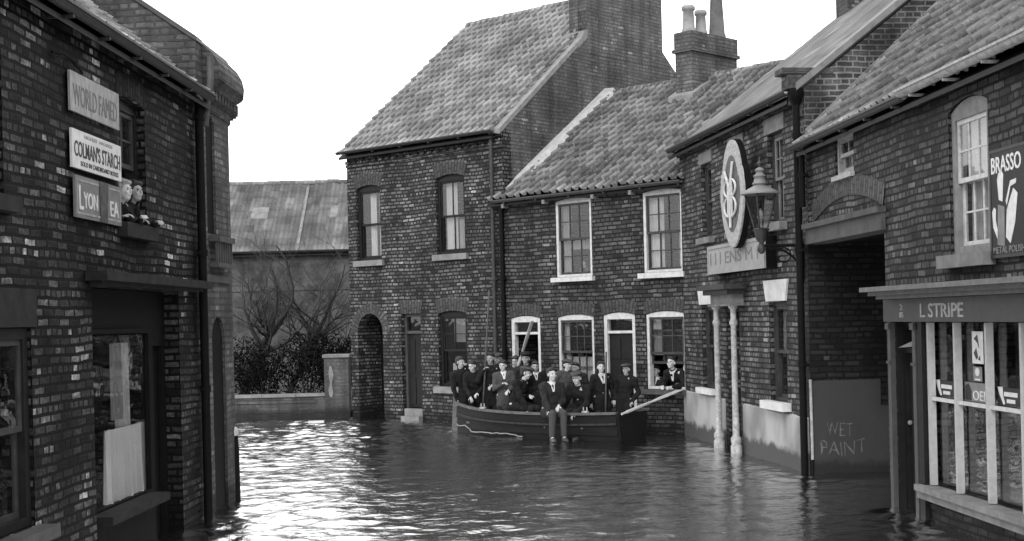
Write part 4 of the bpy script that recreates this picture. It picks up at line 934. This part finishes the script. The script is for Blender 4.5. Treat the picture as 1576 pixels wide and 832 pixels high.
def warehouse():
    Fw = Frame(-15, 45, 1, 0)
    T = thing('warehouse', Fw, 'long low warehouse with big weathered roof and two skylights, beyond the garden', 'building')
    mb = MB(); wall(mb, 0, 15, -.7, 4.65, [], 0, .3); mb.box(0, 15, -.04, -.003, 3.3, 3.36); mb.box(0, .3, .3, 6, -.7, 4.65); mb.box(14.7, 15, .3, 6, -.7, 4.65); gable(mb, 6, 4.65, 7.1, 14.7, 15); gable(mb, 6, 4.65, 7.1, 0, .3); mb.build('wall', M['farwall'], T)
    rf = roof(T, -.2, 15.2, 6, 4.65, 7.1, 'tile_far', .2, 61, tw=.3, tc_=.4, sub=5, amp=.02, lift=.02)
    a = math.atan2(2.45, 3)
    for px0, px1 in ((397, 423), (519, 531)):
        x0, x1 = [(px-788)/F*46.3+15-.17 for px in (px0, px1)]
        mb = MB(); y0 = 1.25; mb.prism([(y0, 4.7+y0*math.tan(a)+.09), (y0+.5, 4.7+(y0+.5)*math.tan(a)+.09), (y0+.5, 4.7+(y0+.5)*math.tan(a)+.04), (y0, 4.7+y0*math.tan(a)+.04)], 'x', x0, x1)
        s = mb.build('skylight', M['stone'], T)
    mb = MB(); x0 = (468-788)/F*46.3+15; mb.prism([(.1, 4.86), (2.7, 4.86+2.6*math.tan(a)), (2.7, 4.8+2.6*math.tan(a)), (.1, 4.8)], 'x', x0, x0+.09); mb.build('vent_pipe', M['stone'], T)
    gutter(T, 0, 15, 4.6, -.24, .08)
M['farwall'] = plain('mottled old wall', .08, .75, 1.6, .9, .5, .1)
warehouse()
def bare_tree(x, y, z, h, label, seed, lean=0, r0=.13, cnt=6, group='bare trees behind the garden wall'):
    rnd = random.Random(seed); T = thing('bare_tree', (x, y, z), label, 'tree', group)
    tk = MB(); br = MB()
    def grow(mb, p, d, L_, r, depth):
        n = 5; P = [p]; Rr = [r]; q = d.copy()
        for k in range(n):
            q = (q+Vector((rnd.gauss(0, .17), rnd.gauss(0, .17), rnd.gauss(.05, .1)))).normalized(); P.append(P[-1]+q*L_/n); Rr.append(r*(1-.55*(k+1)/n))
        mb.tube(P, Rr, 6 if depth < 3 else 4)
        if depth >= 5: return
        for k in range(cnt if depth == 0 else rnd.choice((3, 4))):
            i = rnd.randint(2 if depth == 0 else 1, n); dd = (q+Vector((rnd.gauss(0, .75), rnd.gauss(0, .5), rnd.gauss(.15, .4)))).normalized()
            grow(br, P[i], dd, L_*rnd.uniform(.5, .78), Rr[i]*.62, depth+1)
    grow(tk, Vector((0, 0, 0)), Vector((lean, 0, 1)).normalized(), h*.42, r0, 0)
    tk.build('trunk', M['bark'], T); br.build('branches', M['bark'], T)
M['bark'] = plain('bark', .03, .4, 12)
bare_tree(-6.75, 34.0, .1, 6.4, 'bare tree nearest the rounded corner, with a thick forked trunk', 3, .05, .17)
bare_tree(-5.9, 35.2, .1, 5.6, 'slim bare tree in the middle of the garden, leaning right', 8, .25, .13)
bare_tree(-4.9, 36, .1, 5.2, 'slim bare tree nearest the gate pier in front of the warehouse', 12, .1, .1)
def shrub(x, y, rx, ry, h, label, seed, n=3800):
    rnd = random.Random(seed); T = thing('shrub', (x, y, .1), label, 'shrub', 'dark shrubs behind the garden wall')
    mb = MB()
    lobes = [(rnd.uniform(-rx, rx)*.7, rnd.uniform(-ry, ry)*.6, h*rnd.uniform(.3, .78), rnd.uniform(.28, .5)*h) for _ in range(9)]
    for _ in range(n):
        l = rnd.choice(lobes); v = Vector((rnd.gauss(0, 1), rnd.gauss(0, 1), rnd.gauss(0, 1))).normalized()*l[3]*rnd.uniform(.6, 1.05)
        p = Vector((l[0]+v.x*rx*.8, l[1]+v.y*ry, max(.02, l[2]+v.z*.8))); a = Vector((rnd.gauss(0, 1), rnd.gauss(0, 1), rnd.gauss(0, 1))).normalized(); b = a.orthogonal().normalized(); s = rnd.uniform(.025, .05)
        mb.face([p-a*s, p+b*s*.5, p+a*s, p-b*s*.5])
    f = mb.build('foliage', M['leaf'], T)
    mb = MB()
    for k in range(7):
        t = rnd.uniform(0, 6.28); mb.tube([(0, 0, -.05), (.2*math.cos(t)*rx, .2*math.sin(t), h*.4), (.5*math.cos(t)*rx, .4*math.sin(t), h*.8)], [.03, .02, .008], 5)
    mb.build('stems', M['bark'], T)
M['leaf'] = plain('dark leaves', .012, .6, 4, .95, 0, .0)
for k, (x, y, rx, h, lb) in enumerate(((-7.2, 33.2, 1.0, 1.75, 'dark leafy shrub at the left end of the garden, beside the rounded corner'), (-6.0, 33.0, .9, 1.6, 'dark leafy shrub in the middle of the garden, below the bare trees'), (-5.0, 33.3, .9, 1.75, 'dark leafy shrub at the right end of the garden, behind the gate pier'), (-4.2, 33.6, .7, 1.9, 'narrow dark shrub against the side of the tall brick house'), (-8.6, 33.3, 1.0, 1.7, 'dark leafy shrub mostly hidden behind the rounded corner'))):
    shrub(x, y, rx, .5, h, lb, k+20)
T = thing('floating_plank', (-4.45, 30.3, .0), 'small pale plank floating by the garden wall', 'plank'); T.rotation_euler = (0, 0, .1)
mb = MB(); mb.box(-.13, .22, -.06, .07, -.01, .035); mb.build('board', M['stone_pale'], T, .008)

# ------------------------------------------------------------------ the boat
BO = Frame(-1.62, 26.63, 3.0, -2.75)      # near gunwale line, from bow to stern
BL = 4.35; BW = 1.45
def boat():
    T = thing('rowing_boat', BO, 'dark clinker rowing boat crowded with people, afloat in front of the cottage', 'boat')
    def half(f):          # beam fraction along the length
        return (math.sin(min(1, f/.42)*math.pi/2)**.8) * (1-.42*max(0, (f-.45)/.55)**2)
    def sec(f, side, inner=0):
        x = BL*f; hw = max(.012, BW/2*half(f)-inner); sh = .46+.10*(1-f)**2.5*1.0-.02*math.sin(f*3.1)+.03*f**4
        P = []
        for k, (a, z) in enumerate(((0, -.22), (.55, -.2), (.8, -.06), (.9, .1), (.96, .28), (1.0, sh))):
            zz = z+(.12*(1-min(1, f/.12)) if k < 2 else 0)
            P.append((x-(.10 if f == 0 else 0)*(0), BW/2+side*hw*a, zz+(inner if k == 0 else 0)))
        return P
    mb = MB(); N_ = 26
    fs = [k/N_ for k in range(N_+1)]
    for side in (-1, 1):
        for a, b in zip(fs, fs[1:]):
            A, B = sec(a, side), sec(b, side)
            for k in range(5):
                lap = .03*side   # clinker laps: upper strake stands out over the lower one
                p, q, r, s = Vector(A[k]), Vector(B[k]), Vector(B[k+1]), Vector(A[k+1])
                p.y += lap; q.y += lap
                f_ = [p, q, r, s] if side < 0 else [s, r, q, p]; mb.face(f_, smooth=False)
                if k: o1, o2 = Vector(A[k]), Vector(B[k]); mb.face([o1, o2, q, p] if side < 0 else [p, q, o2, o1])
            A, B = sec(a, side, .03), sec(b, side, .03)
            for k in range(5): f_ = [A[k], A[k+1], B[k+1], B[k]]; mb.face(f_ if side < 0 else f_[::-1])
    h = mb.build('hull', M['wood_dark'], T)
    E = sec(1, -1)+sec(1, 1)[::-1]
    mb = MB(); mb.prism([(p[1], p[2]) for p in E], 'x', BL-.01, BL+.04); mb.build('transom', M['wood_dark'], T)
    for side in (-1, 1):
        mb = MB(); rs = []
        for f in fs: p = sec(f, side)[-1]; rs.append([(p[0], p[1]-.035, p[2]-.015), (p[0], p[1]+.035, p[2]-.015), (p[0], p[1]+.035, p[2]+.03), (p[0], p[1]-.035, p[2]+.03)][::1])
        mb.rings(rs, True, False); mb.build('gunwale', M['gunwale'], T)
    mb = MB(); rs = []
    for f in fs[1:]: p = sec(f, -1)[-1]; q = p[2]-.2; rs.append([(p[0], p[1]-.03, q), (p[0], p[1]+.03, q), (p[0], p[1]+.03, q+.035), (p[0], p[1]-.03, q+.035)])
    mb.rings(rs, True, False); mb.build('rubbing_strake', M['strake'], T)
    mb = MB(); mb.prism([(-.13, -.1), (.03, -.2), (.05, .3), (.05, .62), (-.06, .7), (-.1, .3)], 'y', BW/2-.045, BW/2+.045); mb.build('stem_post', M['wood'], T, .01)
    for x in (.85, 1.8, 2.75, 3.55):
        f = x/BL; hw = BW/2*half(f)-.04; mb = MB(); mb.box(x-.13, x+.13, BW/2-hw, BW/2+hw, .2, .235); mb.build('thwart', M['wood'], T)
    mb = MB(); mb.prism([(x, y) for x, y in [(BL*f, BW/2-BW/2*half(f)*.5) for f in fs[2:]]+[(BL*f, BW/2+BW/2*half(f)*.5) for f in fs[2:][::-1]]], 'z', -.11, -.09); mb.build('floorboards', M['wood'], T)
    mb = MB(); P = []
    for k in range(61):
        f = .04+.5*k/60; s = sec(f, -1); z = .2-.3*min(1, max(0, f-.04)*4)*.35-.055*abs(math.sin((f-.04)*19+math.sin(f*9)))**.7-.02*math.sin(f*37); p = Vector(s[3]); P.append((p.x, p.y-.045-.02*math.sin(k), z))
    mb.tube(P, .011, 6); mb.build('rope', M['rope'], T)
    for x in (1.35, 3.75):
        p = sec(x/BL, -1)[-1]; mb = MB(); mb.box(x-.06, x+.06, p[1]-.03, p[1]+.03, p[2]+.032, p[2]+.06); mb.tube([(x-.04, p[1], p[2]+.06), (x-.04, p[1], p[2]+.13)], .012, 6); mb.tube([(x+.04, p[1], p[2]+.06), (x+.04, p[1], p[2]+.13)], .012, 6); mb.build('rowlock', M['cream'], T)
M['strake'] = plain('worn strake', .03, .6, 14, .7, .3, .15); M['gunwale'] = plain('worn gunwale', .085, .4, 10)
boat()
def oar(name, a, b, label, blade=1, mat='wood_pale', r=.022, bl=.65, bwid=.06):
    a, b = Vector(a), Vector(b); T = thing(name, a, label, 'oar'); d = b-a; L_ = d.length; u = d.normalized()
    T.rotation_mode = 'QUATERNION'; T.rotation_quaternion = u.to_track_quat('Z', 'Y')
    mb = MB(); mb.tube([(0, 0, 0), (0, 0, .14), (0, 0, .15), (0, 0, L_-bl*blade)], [r*.8, r*.8, r*1.15, r], 10); mb.build('shaft', M[mat], T)
    if blade:
        mb = MB(); rs = []
        for k in range(9):
            f = k/8; w = bwid*(.35+.65*min(1, f*2.2)); t = .014*(1-.4*f); z = L_-bl+bl*f; rs.append([(-w, -t*.5, z), (0, -t, z), (w, -t*.5, z), (w, t*.5, z), (0, t, z), (-w, t*.5, z)])
        mb.rings(rs, True, False); mb.build('blade', M[mat], T)
    return T
# ------------------------------------------------------------------ people
M['skin'] = plain('skin', .46, .08, 20, .55, .1, .3); M['hair_dk'] = plain('dark hair', .025, .3, 60, .6, .3); M['hair_lt'] = plain('fair hair', .24, .6, 40, .6, .3)
M['skin_mid'] = plain('weathered skin', .33, .12, 20, .55, .1, .3); M['trous'] = plain('dark trousers', .018, .3, 14, .9, .4, .15); M['coat_blk'] = plain('black wool coat', .012, .35, 14, .9, .5, .15); M['coat_dk'] = plain('dark jacket', .022, .35, 14, .9, .5, .15); M['coat_gr'] = plain('grey tweed', .06, .4, 60, .9, .5, .15)
M['scarf'] = plain('pale scarf', .45, .3, 40, .9, .3, .1); M['shirt'] = plain('white shirt', .6, .1, 20, .9, .1, .1); M['eyes'] = plain('eyes', .02, .1, 5); M['shoe'] = plain('shoe leather', .05, .4, 10, .4, .1, .5)
PS = random.Random(5)
def remesh(mb, name, mat, vox, parent=None, smooth=4):
    o = mb.build('tmp', M[mat]); r = o.modifiers.new('r', 'REMESH'); r.mode = 'VOXEL'; r.voxel_size = vox; r.use_smooth_shade = True
    s = o.modifiers.new('s', 'SMOOTH'); s.factor = .5; s.iterations = smooth
    bpy.context.view_layer.update(); me = bpy.data.meshes.new_from_object(o.evaluated_get(bpy.context.evaluated_depsgraph_get()))
    bpy.data.objects.remove(o); me.name = name; me.materials.clear(); me.materials.append(M[mat])
    for p in me.polygons: p.use_smooth = True
    n = bpy.data.objects.new(name, me); COL.objects.link(n)
    if parent is not None: n.parent = parent
    return n
def cap_(mb, a, b, ra, rb, n=10):
    """tapered limb with round ends"""
    a, b = Vector(a), Vector(b); d = b-a; L_ = d.length
    if L_ < 1e-5: return
    u = d/L_; pts = []; rad = []
    for k in range(4): t = k/4*math.pi/2; pts.append(a-u*ra*math.cos(t)); rad.append(max(ra*math.sin(t), ra*.12))
    pts.append(a); rad.append(ra); pts.append(b); rad.append(rb)
    for k in range(1, 5): t = k/4*math.pi/2; pts.append(b+u*rb*math.sin(t)); rad.append(max(rb*math.cos(t), rb*.12))
    mb.tube(pts, rad, n)
def ik(a, b, l1, l2, pole):
    a, b = Vector(a), Vector(b); d = b-a; L_ = min(d.length, (l1+l2)*.995); u = d.normalized(); b = a+u*L_
    x = (l1*l1-l2*l2+L_*L_)/(2*L_); h = math.sqrt(max(0, l1*l1-x*x)); p = Vector(pole); p = (p-u*p.dot(u)).normalized()
    return a+u*x+p*h, b
def person(loc, yaw, label, s=1.0, pose='stand', lean=0, side=0, hands=('down', 'down'), head=(0, 0), cap=None, hair='hair_dk', coat='coat_blk', scarf=None, feet=None, hipz=None,
           hairlen=0, long=False, trous='trous', group=None, knees=None):
    """loc = floor point under the hips; the figure faces local -Y turned by yaw; lean pitches the trunk forward, side tilts it to its left"""
    H = .93 if pose == 'stand' else .93
    hz = hipz if hipz is not None else .93
    hip = Vector((0, 0, hz))
    up = Vector((math.sin(side), -math.sin(lean), math.cos(lean)*math.cos(side))).normalized()
    sx = Vector((1, 0, 0)); sx = (sx-up*sx.dot(up)).normalized(); fw = up.cross(sx)*-1
    if fw.y > 0: fw = -fw
    def T(x, f, z): return hip+sx*x+fw*f+up*z          # trunk coordinates: right of picture, forward, up
    neck = T(0, .01, .53); sh = [T(-.18, 0, .475), T(.18, 0, .475)]
    hy, hp = head
    hup = (up*.6+Vector((0, 0, 1))*.6+fw*math.sin(hp)*.9).normalized() if True else up
    hf = Vector((math.sin(hy), -math.cos(hy), -math.sin(hp)*.9)).normalized(); hr = hup.cross(hf).normalized()*-1
    hr = Vector((0, 0, 1)).cross(hf).normalized() * -1
    if hr.x < 0 and abs(hy) < 1.5: hr = -hr
    hu = hr.cross(hf); 
    if hu.z < 0: hu = -hu
    hc = neck+hup*.155+hf*.025
    def Hd(x, f, z): return hc+hr*x+hf*f+hu*z
    B = MB()
    def ell(c, rx, rf, rz, n=14):
        m = MB(); m.sphere((0, 0, 0), (rx, rf, rz), n, 10); i = len(B.v)
        B.v += [tuple(c+hr*v[0]+hf*v[1]+hu*v[2]) for v in m.v]
        flip = hr.cross(hf).dot(hu) < 0
        for f, u, sm_ in zip(m.f, m.uv, m.sm): f = tuple(i+k for k in f); B.f.append(f[::-1] if flip else f); B.uv.append(None); B.sm.append(True)
    ell(Hd(0, -.012, .035), .076, .095, .09); ell(Hd(0, .022, -.03), .06, .066, .085); ell(Hd(0, .045, -.085), .032, .035, .028)
    ell(Hd(0, .098, -.012), .013, .02, .026, 8); ell(Hd(0, .082, .03), .05, .012, .011, 8)
    ell(Hd(-.077, -.01, -.005), .012, .02, .032, 8); ell(Hd(.077, -.01, -.005), .012, .02, .032, 8); ell(Hd(.034, .068, -.03), .024, .018, .02, 8); ell(Hd(-.034, .068, -.03), .024, .018, .02, 8)
    ell(Hd(0, .083, -.062), .022, .01, .006, 8)
    cap_(B, neck-up*.06, hc-hu*.05, .055, .05)
    # trunk, arms and legs under the clothes
    cap_(B, T(-.1, 0, .02), T(.1, 0, .02), .1, .1); cap_(B, T(0, 0, .05), T(0, 0, .38), .12, .12); cap_(B, sh[0]+sx*.05, sh[1]-sx*.05, .075, .075)
    arms = []
    for i, hd in enumerate(hands):
        sg = -1 if i == 0 else 1
        pres = {'down': T(sg*.27, .03, -.06), 'front': T(sg*.06, .27, .14), 'lap': T(sg*.1, .33, .08), 'chest': T(sg*.05, .22, .3), 'hip': T(sg*.24, .1, .0), 'pocket': T(sg*.22, .09, .0), 'knee': T(sg*.14, .42, .03)}
        t = pres[hd] if isinstance(hd, str) else Vector(hd)
        el, wr = ik(sh[i], t, .29, .26, (sg*.6, .5, -.8)); arms.append((sh[i], el, wr, sg))
        cap_(B, sh[i], el, .048, .04); cap_(B, el, wr, .04, .028)
        d = (wr-el).normalized(); pl = (d+Vector((0, -.1, -.25))).normalized(); ac = pl.cross(Vector((0, 0, 1)));
        if ac.length < .2: ac = Vector((1, 0, 0))
        ac.normalize(); nn = pl.cross(ac).normalized()
        if nn.z > 0: nn = -nn
        pc = wr+pl*.05
        for q in (-.024, -.008, .008, .024): cap_(B, wr+ac*q*.6, wr+pl*.085+ac*q, .013, .012, 8)
        for q, l in ((-.03, .058), (-.01, .072), (.011, .068), (.031, .052)):
            k1 = wr+pl*.088+ac*q; k2 = k1+(pl*.8+nn*.5).normalized()*l*.5; k3 = k2+(pl*.35+nn*.95).normalized()*l*.5; cap_(B, k1, k2, .0095, .009, 6); cap_(B, k2, k3, .009, .008, 6)
        ts = -sg; k1 = wr+pl*.03+ac*.03*ts; k2 = k1+(pl*.6+ac*.8*ts+nn*.3).normalized()*.038; k3 = k2+(pl*.9+nn*.4).normalized()*.03; cap_(B, k1, k2, .012, .011, 6); cap_(B, k2, k3, .0105, .009, 6)
    legs = []
    for i in (0, 1):
        sg = -1 if i == 0 else 1; a = T(sg*.095, 0, 0)
        ft = Vector(feet[i]) if feet else Vector((sg*.12, -.02, .08))
        kn, an = ik(a, ft, .44, .43, knees[i] if knees else (0, -1, .25)); legs.append((a, kn, an, sg))
        cap_(B, a, kn, .075, .05); cap_(B, kn, an, .048, .034); cap_(B, an, an+Vector((0, -.13, -.05)), .034, .025)
    P = remesh(B, 'person', PS.choice(['skin', 'skin', 'skin_mid']), .0085, smooth=2)
    P.location = loc; P.rotation_euler = (0, 0, yaw); P.scale = (s, s, s); tag(P, label, 'person', group)
    # eyes and mouth
    for q in (-.032, .032):
        mb = MB(); mb.sphere(Hd(q, .079, .008), (.0095, .011, .006), 8, 6); mb.build('eye', M['eyes'], P)
    mb = MB(); mb.tube([Hd(-.022, .079, -.058), Hd(0, .089, -.062), Hd(.022, .079, -.058)], .0045, 6); mb.build('mouth', M['lips'], P)
    # hair
    C = MB(); B = C; ell(Hd(0, -.03, .052), .086, .095, .09); ell(Hd(0, -.055, -.0), .08, .065, .085)
    if hairlen: ell(Hd(0, -.04, .06), .105, .11, .1); ell(Hd(-.075, -.02, -.03), .022, .05, .07+hairlen); ell(Hd(.075, -.02, -.03), .022, .05, .07+hairlen); ell(Hd(0, -.07, -.05), .08, .05, .08+hairlen)
    ell(Hd(.03, .045, .088), .055, .05, .034); ell(Hd(-.02, .04, .095), .062, .052, .034)
    remesh(B, 'hair', hair, .012, P, 1)
    if cap:
        B = MB(); ell(Hd(0, .01, .092), .12, .145, .035); ell(Hd(0, -.01, .075), .099, .12, .045)
        if cap == 'peak': ell(Hd(0, .0, .13), .125, .14, .022); ell(Hd(0, .11, .075), .07, .045, .009)
        elif cap == 'flat': ell(Hd(0, .12, .07), .075, .05, .012)
        remesh(B, 'cap', 'coat_gr' if cap == 'flat' else 'coat_dk', .01, P, 1)
        if cap == 'peak': mb = MB(); mb.sphere(Hd(0, .125, .12), (.014, .006, .014), 8, 6); mb.build('cap_badge', M['lead'], P)
    # coat
    B = MB()
    def tor(c, rx, rf, rz):
        m = MB(); m.sphere((0, 0, 0), (rx, rf, rz), 16, 10); i = len(B.v); B.v += [tuple(c+sx*v[0]-fw*v[1]+up*v[2]) for v in m.v]
        fl = sx.cross(-fw).dot(up) < 0
        for f in m.f: f = tuple(i+k for k in f); B.f.append(f[::-1] if fl else f); B.uv.append(None); B.sm.append(True)
    tor(T(0, 0, .36), .19, .135, .19); tor(T(0, .0, .2), .175, .135, .2); tor(T(0, 0, .06), .185, .145, .17)
    cap_(B, sh[0]+sx*.02-up*.01, sh[1]-sx*.02-up*.01, .085, .085); cap_(B, T(0, -.01, .46), T(0, -.005, .54), .085, .062)
    for a, el, wr, sg in arms: cap_(B, a, el, .074, .06); cap_(B, el, el+(wr-el)*.95, .061, .046); cap_(B, a-sx*sg*.06, a, .09, .076)
    for a, kn, an, sg in legs: cap_(B, a, a+(kn-a)*(.42 if not long else .9), .118, .11)
    if pose == 'stand': cap_(B, T(-.05, 0, .05), T(-.06, 0, -.24 if not long else -.5), .13, .15, 14); cap_(B, T(.05, 0, .05), T(.06, 0, -.24 if not long else -.5), .13, .15, 14)
    ct = remesh(B, 'coat', coat, .014, P, 2)
    tx = bpy.data.textures.get('folds') or bpy.data.textures.new('folds', 'CLOUDS'); tx.noise_scale = .13
    dm = ct.modifiers.new('folds', 'DISPLACE'); dm.texture = tx; dm.strength = .055; dm.mid_level = .5
    # collar, shirt or scarf
    mb = MB(); mb.rings([[T(.075*math.cos(t)*k, .005+.07*math.sin(t)*k-.0, z) for t in [2*math.pi*j/16 for j in range(16)]] for k, z in ((1.15, .505), (1.0, .555), (.9, .56))], False, True)
    if scarf: 
        ww = 1 if scarf == 'scarf' else .55
        for q in (-.03, .03): cap_(mb, T(q*2.0*ww, .06, .53), T(q*.5*ww, .135+.02*ww, .36+.08*(1-ww)), .03*ww, .022*ww)
        remesh_s = mb.build('scarf', M[scarf], P)
    else: mb.build('collar', M[coat], P)
    B = MB()
    for a, kn, an, sg in legs: cap_(B, a, kn, .098, .073); cap_(B, kn, an+(kn-an).normalized()*.03, .073, .056)
    cap_(B, T(-.08, 0, 0), T(.08, 0, 0), .115, .115); remesh(B, 'trousers', trous, .016, P, 2)
    for a, kn, an, sg in legs:
        mb = MB(); rs = []
        for y, w, h in ((.05, .03, .05), (.03, .04, .07), (-.04, .038, .06), (-.1, .046, .045), (-.17, .045, .035), (-.21, .02, .02)):
            rs.append([(an.x+w*math.cos(t), an.y+y, an.z-.05+max(-.02, h*math.sin(t))) for t in [2*math.pi*j/12 for j in range(12)]])
        mb.rings(rs[::-1]); mb.build('shoe', M['shoe'], P)
    return P
M['lips'] = plain('lips', .16, .1, 10)

def boat_at(px, row, py=600):
    """point of the boat's inside at photo column px, row = distance behind the near gunwale"""
    r = ray(px, py); c = BO.o+BO.n*row; t = c.dot(BO.n)/r.dot(BO.n); return r*t
PR = random.Random(77)
def put(px, py_top, row, floor=-.08, **k):
    """stand a person so that the top of the head is where the photograph has it"""
    p = boat_at(px, row, py_top); top = CAMH+ray(px, py_top).z*p.y; x = p.x, p.y
    yw = k.get('yaw', -.2); ds = .69*math.sin(k.get('lean', 0)); p = p-Vector((math.sin(yw), -math.cos(yw), 0))*ds*.75
    full = 1.76 if k.get('pose', 'stand') == 'stand' else k.get('hipz', .93)+.83
    hh = k.get('head', (0, 0)); k['head'] = (hh[0]+PR.uniform(-.35, .35), hh[1]+PR.uniform(-.12, .12)); k['side'] = k.get('side', 0)+PR.uniform(-.1, .1); k['yaw'] = k.get('yaw', -.2)+PR.uniform(-.35, .25)
    tilt = math.cos(k.get('lean', 0)); st = k.pop('st', None)
    if k.get('pose', 'stand') == 'stand':
        s = (top-floor)/(.93+.83*tilt); z = floor
    else:
        s = st or 1.0; z = top-(k['hipz']+.83*tilt)*s
    return person((p.x, p.y, z), k.pop('yaw', -.2), s=s, **k)
SIT = dict(pose='sit', hipz=.42)
GR = None
# standing row, from the bow
put(719, 544, .72, lean=.15, side=-.3, hands=('down', 'lap'), head=(.3, .1), label='dark haired man leaning over the bow of the boat, outermost on the left', coat='coat_blk', yaw=.3)
put(731, 553, .6, lean=.35, side=-.1, hands=('lap', 'front'), head=(-.1, .2), label='bent figure in black coat at the bow, face lowered', coat='coat_blk', yaw=-.1, floor=-.08)
put(755, 541, .8, hands=((-.12, -.2, 1.38), 'front'), head=(.1, -.05), label='young man in black gripping the upright pole with a raised hand', coat='coat_blk', yaw=-.3)
put(777, 552, .5, hands=('chest', 'front'), head=(0, 0), label='boy in grey pullover with pale collar and hands clasped in front', coat='coat_gr', scarf='shirt', yaw=-.1)
put(770, 541, 1.15, hands=('down', 'down'), label='half hidden person at the back of the boat, only the dark cap and brow showing', cap='flat', coat='coat_dk')
put(794, 546, 1.05, hands=('down', 'down'), head=(.4, 0), label='person half hidden behind the tilted oar', coat='coat_dk')
put(812, 541, 1.0, hands=('down', 'front'), label='tall man in dark peaked uniform cap with badge', cap='peak', coat='coat_dk', yaw=.0)
put(827, 554, .85, hands=('down', 'pocket'), label='man in black suit with white shirt collar, right of the peaked cap', coat='coat_blk', scarf='shirt', yaw=-.1)
put(869, 551, .75, hands=('down', 'down'), label='man in grey coat and grey flat cap, face in shade', cap='flat', coat='coat_gr', yaw=.2)
put(889, 556, 1.05, hands=('down', 'down'), label='bareheaded young man smiling from the back row, left of the man with pale scarf', coat='coat_dk')
put(925, 555, .8, hands=('down', 'down'), head=(-.2, -.05), label='man with long pale scarf standing near the stern', coat='coat_blk', scarf='scarf', yaw=.2)
put(961, 558, 1.0, hands=('pocket', 'pocket'), label='man in flat cap and long black overcoat standing at the stern', cap='flat', coat='coat_blk', yaw=-.25, long=True)
# seated on the near side
def sitter(px, ptop, row, **k):
    return put(px, ptop, row, **{**SIT, **k})
sitter(800, 562, .42, lean=.3, hands=('knee', 'chest'), feet=((-.1, -.35, -.02), (.12, -.35, -.02)), label='hunched man in dark cap sitting on the side of the boat', cap='flat', coat='coat_blk', yaw=.7, head=(.2, .1), st=1.0)
sitter(848, 564, .02, lean=.08, hands=('knee', 'front'), feet=((-.12, -.42, -.02), (.1, -.44, -.02)), knees=((0, -1, .7), (0, -1, .7)), label='dark haired man sitting on the gunwale with his legs over the side', coat='coat_dk', yaw=.15, trous='coat_gr', scarf='shirt', head=(.2, 0), st=.98)
sitter(893, 570, .42, lean=.45, hands=((-.22, -.42, .42), (.1, -.45, .42)), feet=((-.1, -.35, -.0), (.12, -.35, -.0)), label='man in flat cap leaning forward with his hand on the gunwale', cap='flat', coat='coat_blk', yaw=-.3, head=(0, .15), st=1.0)
def wall_person(fr, px, py, depth, yaw, floor, **k):
    s_, z = fr.at(px, py, depth); p = fr.w(s_, depth, 0); sc = k.pop('s', 1.0)
    ln = k.get('lean', 0)
    zf = z-(.93+.83*math.cos(ln))*sc
    th = fr.rot+yaw; off = -Vector((math.sin(th), -math.cos(th), 0))*.69*math.sin(ln)*sc; hy = depth+off.dot(fr.n)
    sz = k.pop('sillz', None)
    if sz is not None: k['hands'] = ((-.13, -(hy+.05)/sc, (sz+.05-zf)/sc), (.15, -(hy+.1)/sc, (sz+.05-zf)/sc))
    return person((p.x+off.x, p.y+off.y, zf), fr.rot+yaw, s=sc, **k)
# windows
wall_person(FC, 1031, 552, .02, .0, 0, lean=.7, sillz=.84, head=(.1, -.2), label='man in dark jacket leaning out of the open cottage window, smoking a pipe', coat='coat_blk', scarf='shirt', s=.95)
wall_person(FC, 1010, 560, .3, .2, 0, lean=.1, hands=('front', 'front'), label='second man inside the open cottage window, left of the pipe smoker', coat='coat_dk', scarf='shirt', s=.9)
wall_person(FC, 900, 398, .2, .1, 0, lean=.1, hands=('front', 'front'), label='dark haired child looking through the upper cottage window', hair='hair_dk', hairlen=.03, coat='coat_dk', s=.62)
wall_person(FL, 193, 284, .0, -.35, 0, lean=.8, sillz=3.2, head=(.1, -.1), label='fair haired woman leaning out of the upper window beside the enamel signs', hair='hair_lt', hairlen=.03, coat='coat_blk', s=.85)
wall_person(FL, 211, 286, .05, -.35, 0, lean=.8, sillz=3.2, head=(-.1, -.1), label='dark haired woman leaning on her pale forearms at the upper window', hair='hair_dk', hairlen=.04, coat='coat_dk', s=.85)
# pipe of the smoker
s_, z_ = FC.at(1031, 575, -.17); p = FC.w(s_, -.17, z_)
T = thing('tobacco_pipe', p, 'dark tobacco pipe in the mouth of the man at the cottage window', 'pipe'); mb = MB(); mb.tube([(0, .03, .0), (.01, -.05, -.02), (.015, -.08, -.03)], .006, 6); mb.lathe((.015, -.09, -.045), [(.012, 0), (.016, .02), (.015, .045)], 8); mb.build('bowl', M['black'], T)
# oars and pole
def at_row(px, py, row):
    p = boat_at(px, row, py); return Vector((p.x, p.y, CAMH+ray(px, py).z*p.y))
T = oar('boat_pole', at_row(743, 640, .6), at_row(753, 446, .6), 'long thin pole held upright at the bow of the boat', 0, 'wood', .018)
oar('oar', at_row(789, 590, .9), at_row(819, 494, .95), 'pale oar standing tilted among the people in the boat', 1, 'wood_pale', .03, .75, .05)
a = at_row(957, 637, 0.0); s_, z_ = FC.at(1046, 600, -.12); b = FC.w(s_, -.12, z_)
oar('oar', a, b, 'pale oar reaching from the stern up to the sill of the open cottage window', 1, 'wood_pale', .024, 1.0, .07)
a = at_row(938, 520, .9); b = at_row(932, 640, .7)
oar('boat_hook', b, at_row(933, 541, .8), 'short dark pole standing beside the man with pale scarf', 0, 'wood', .016)
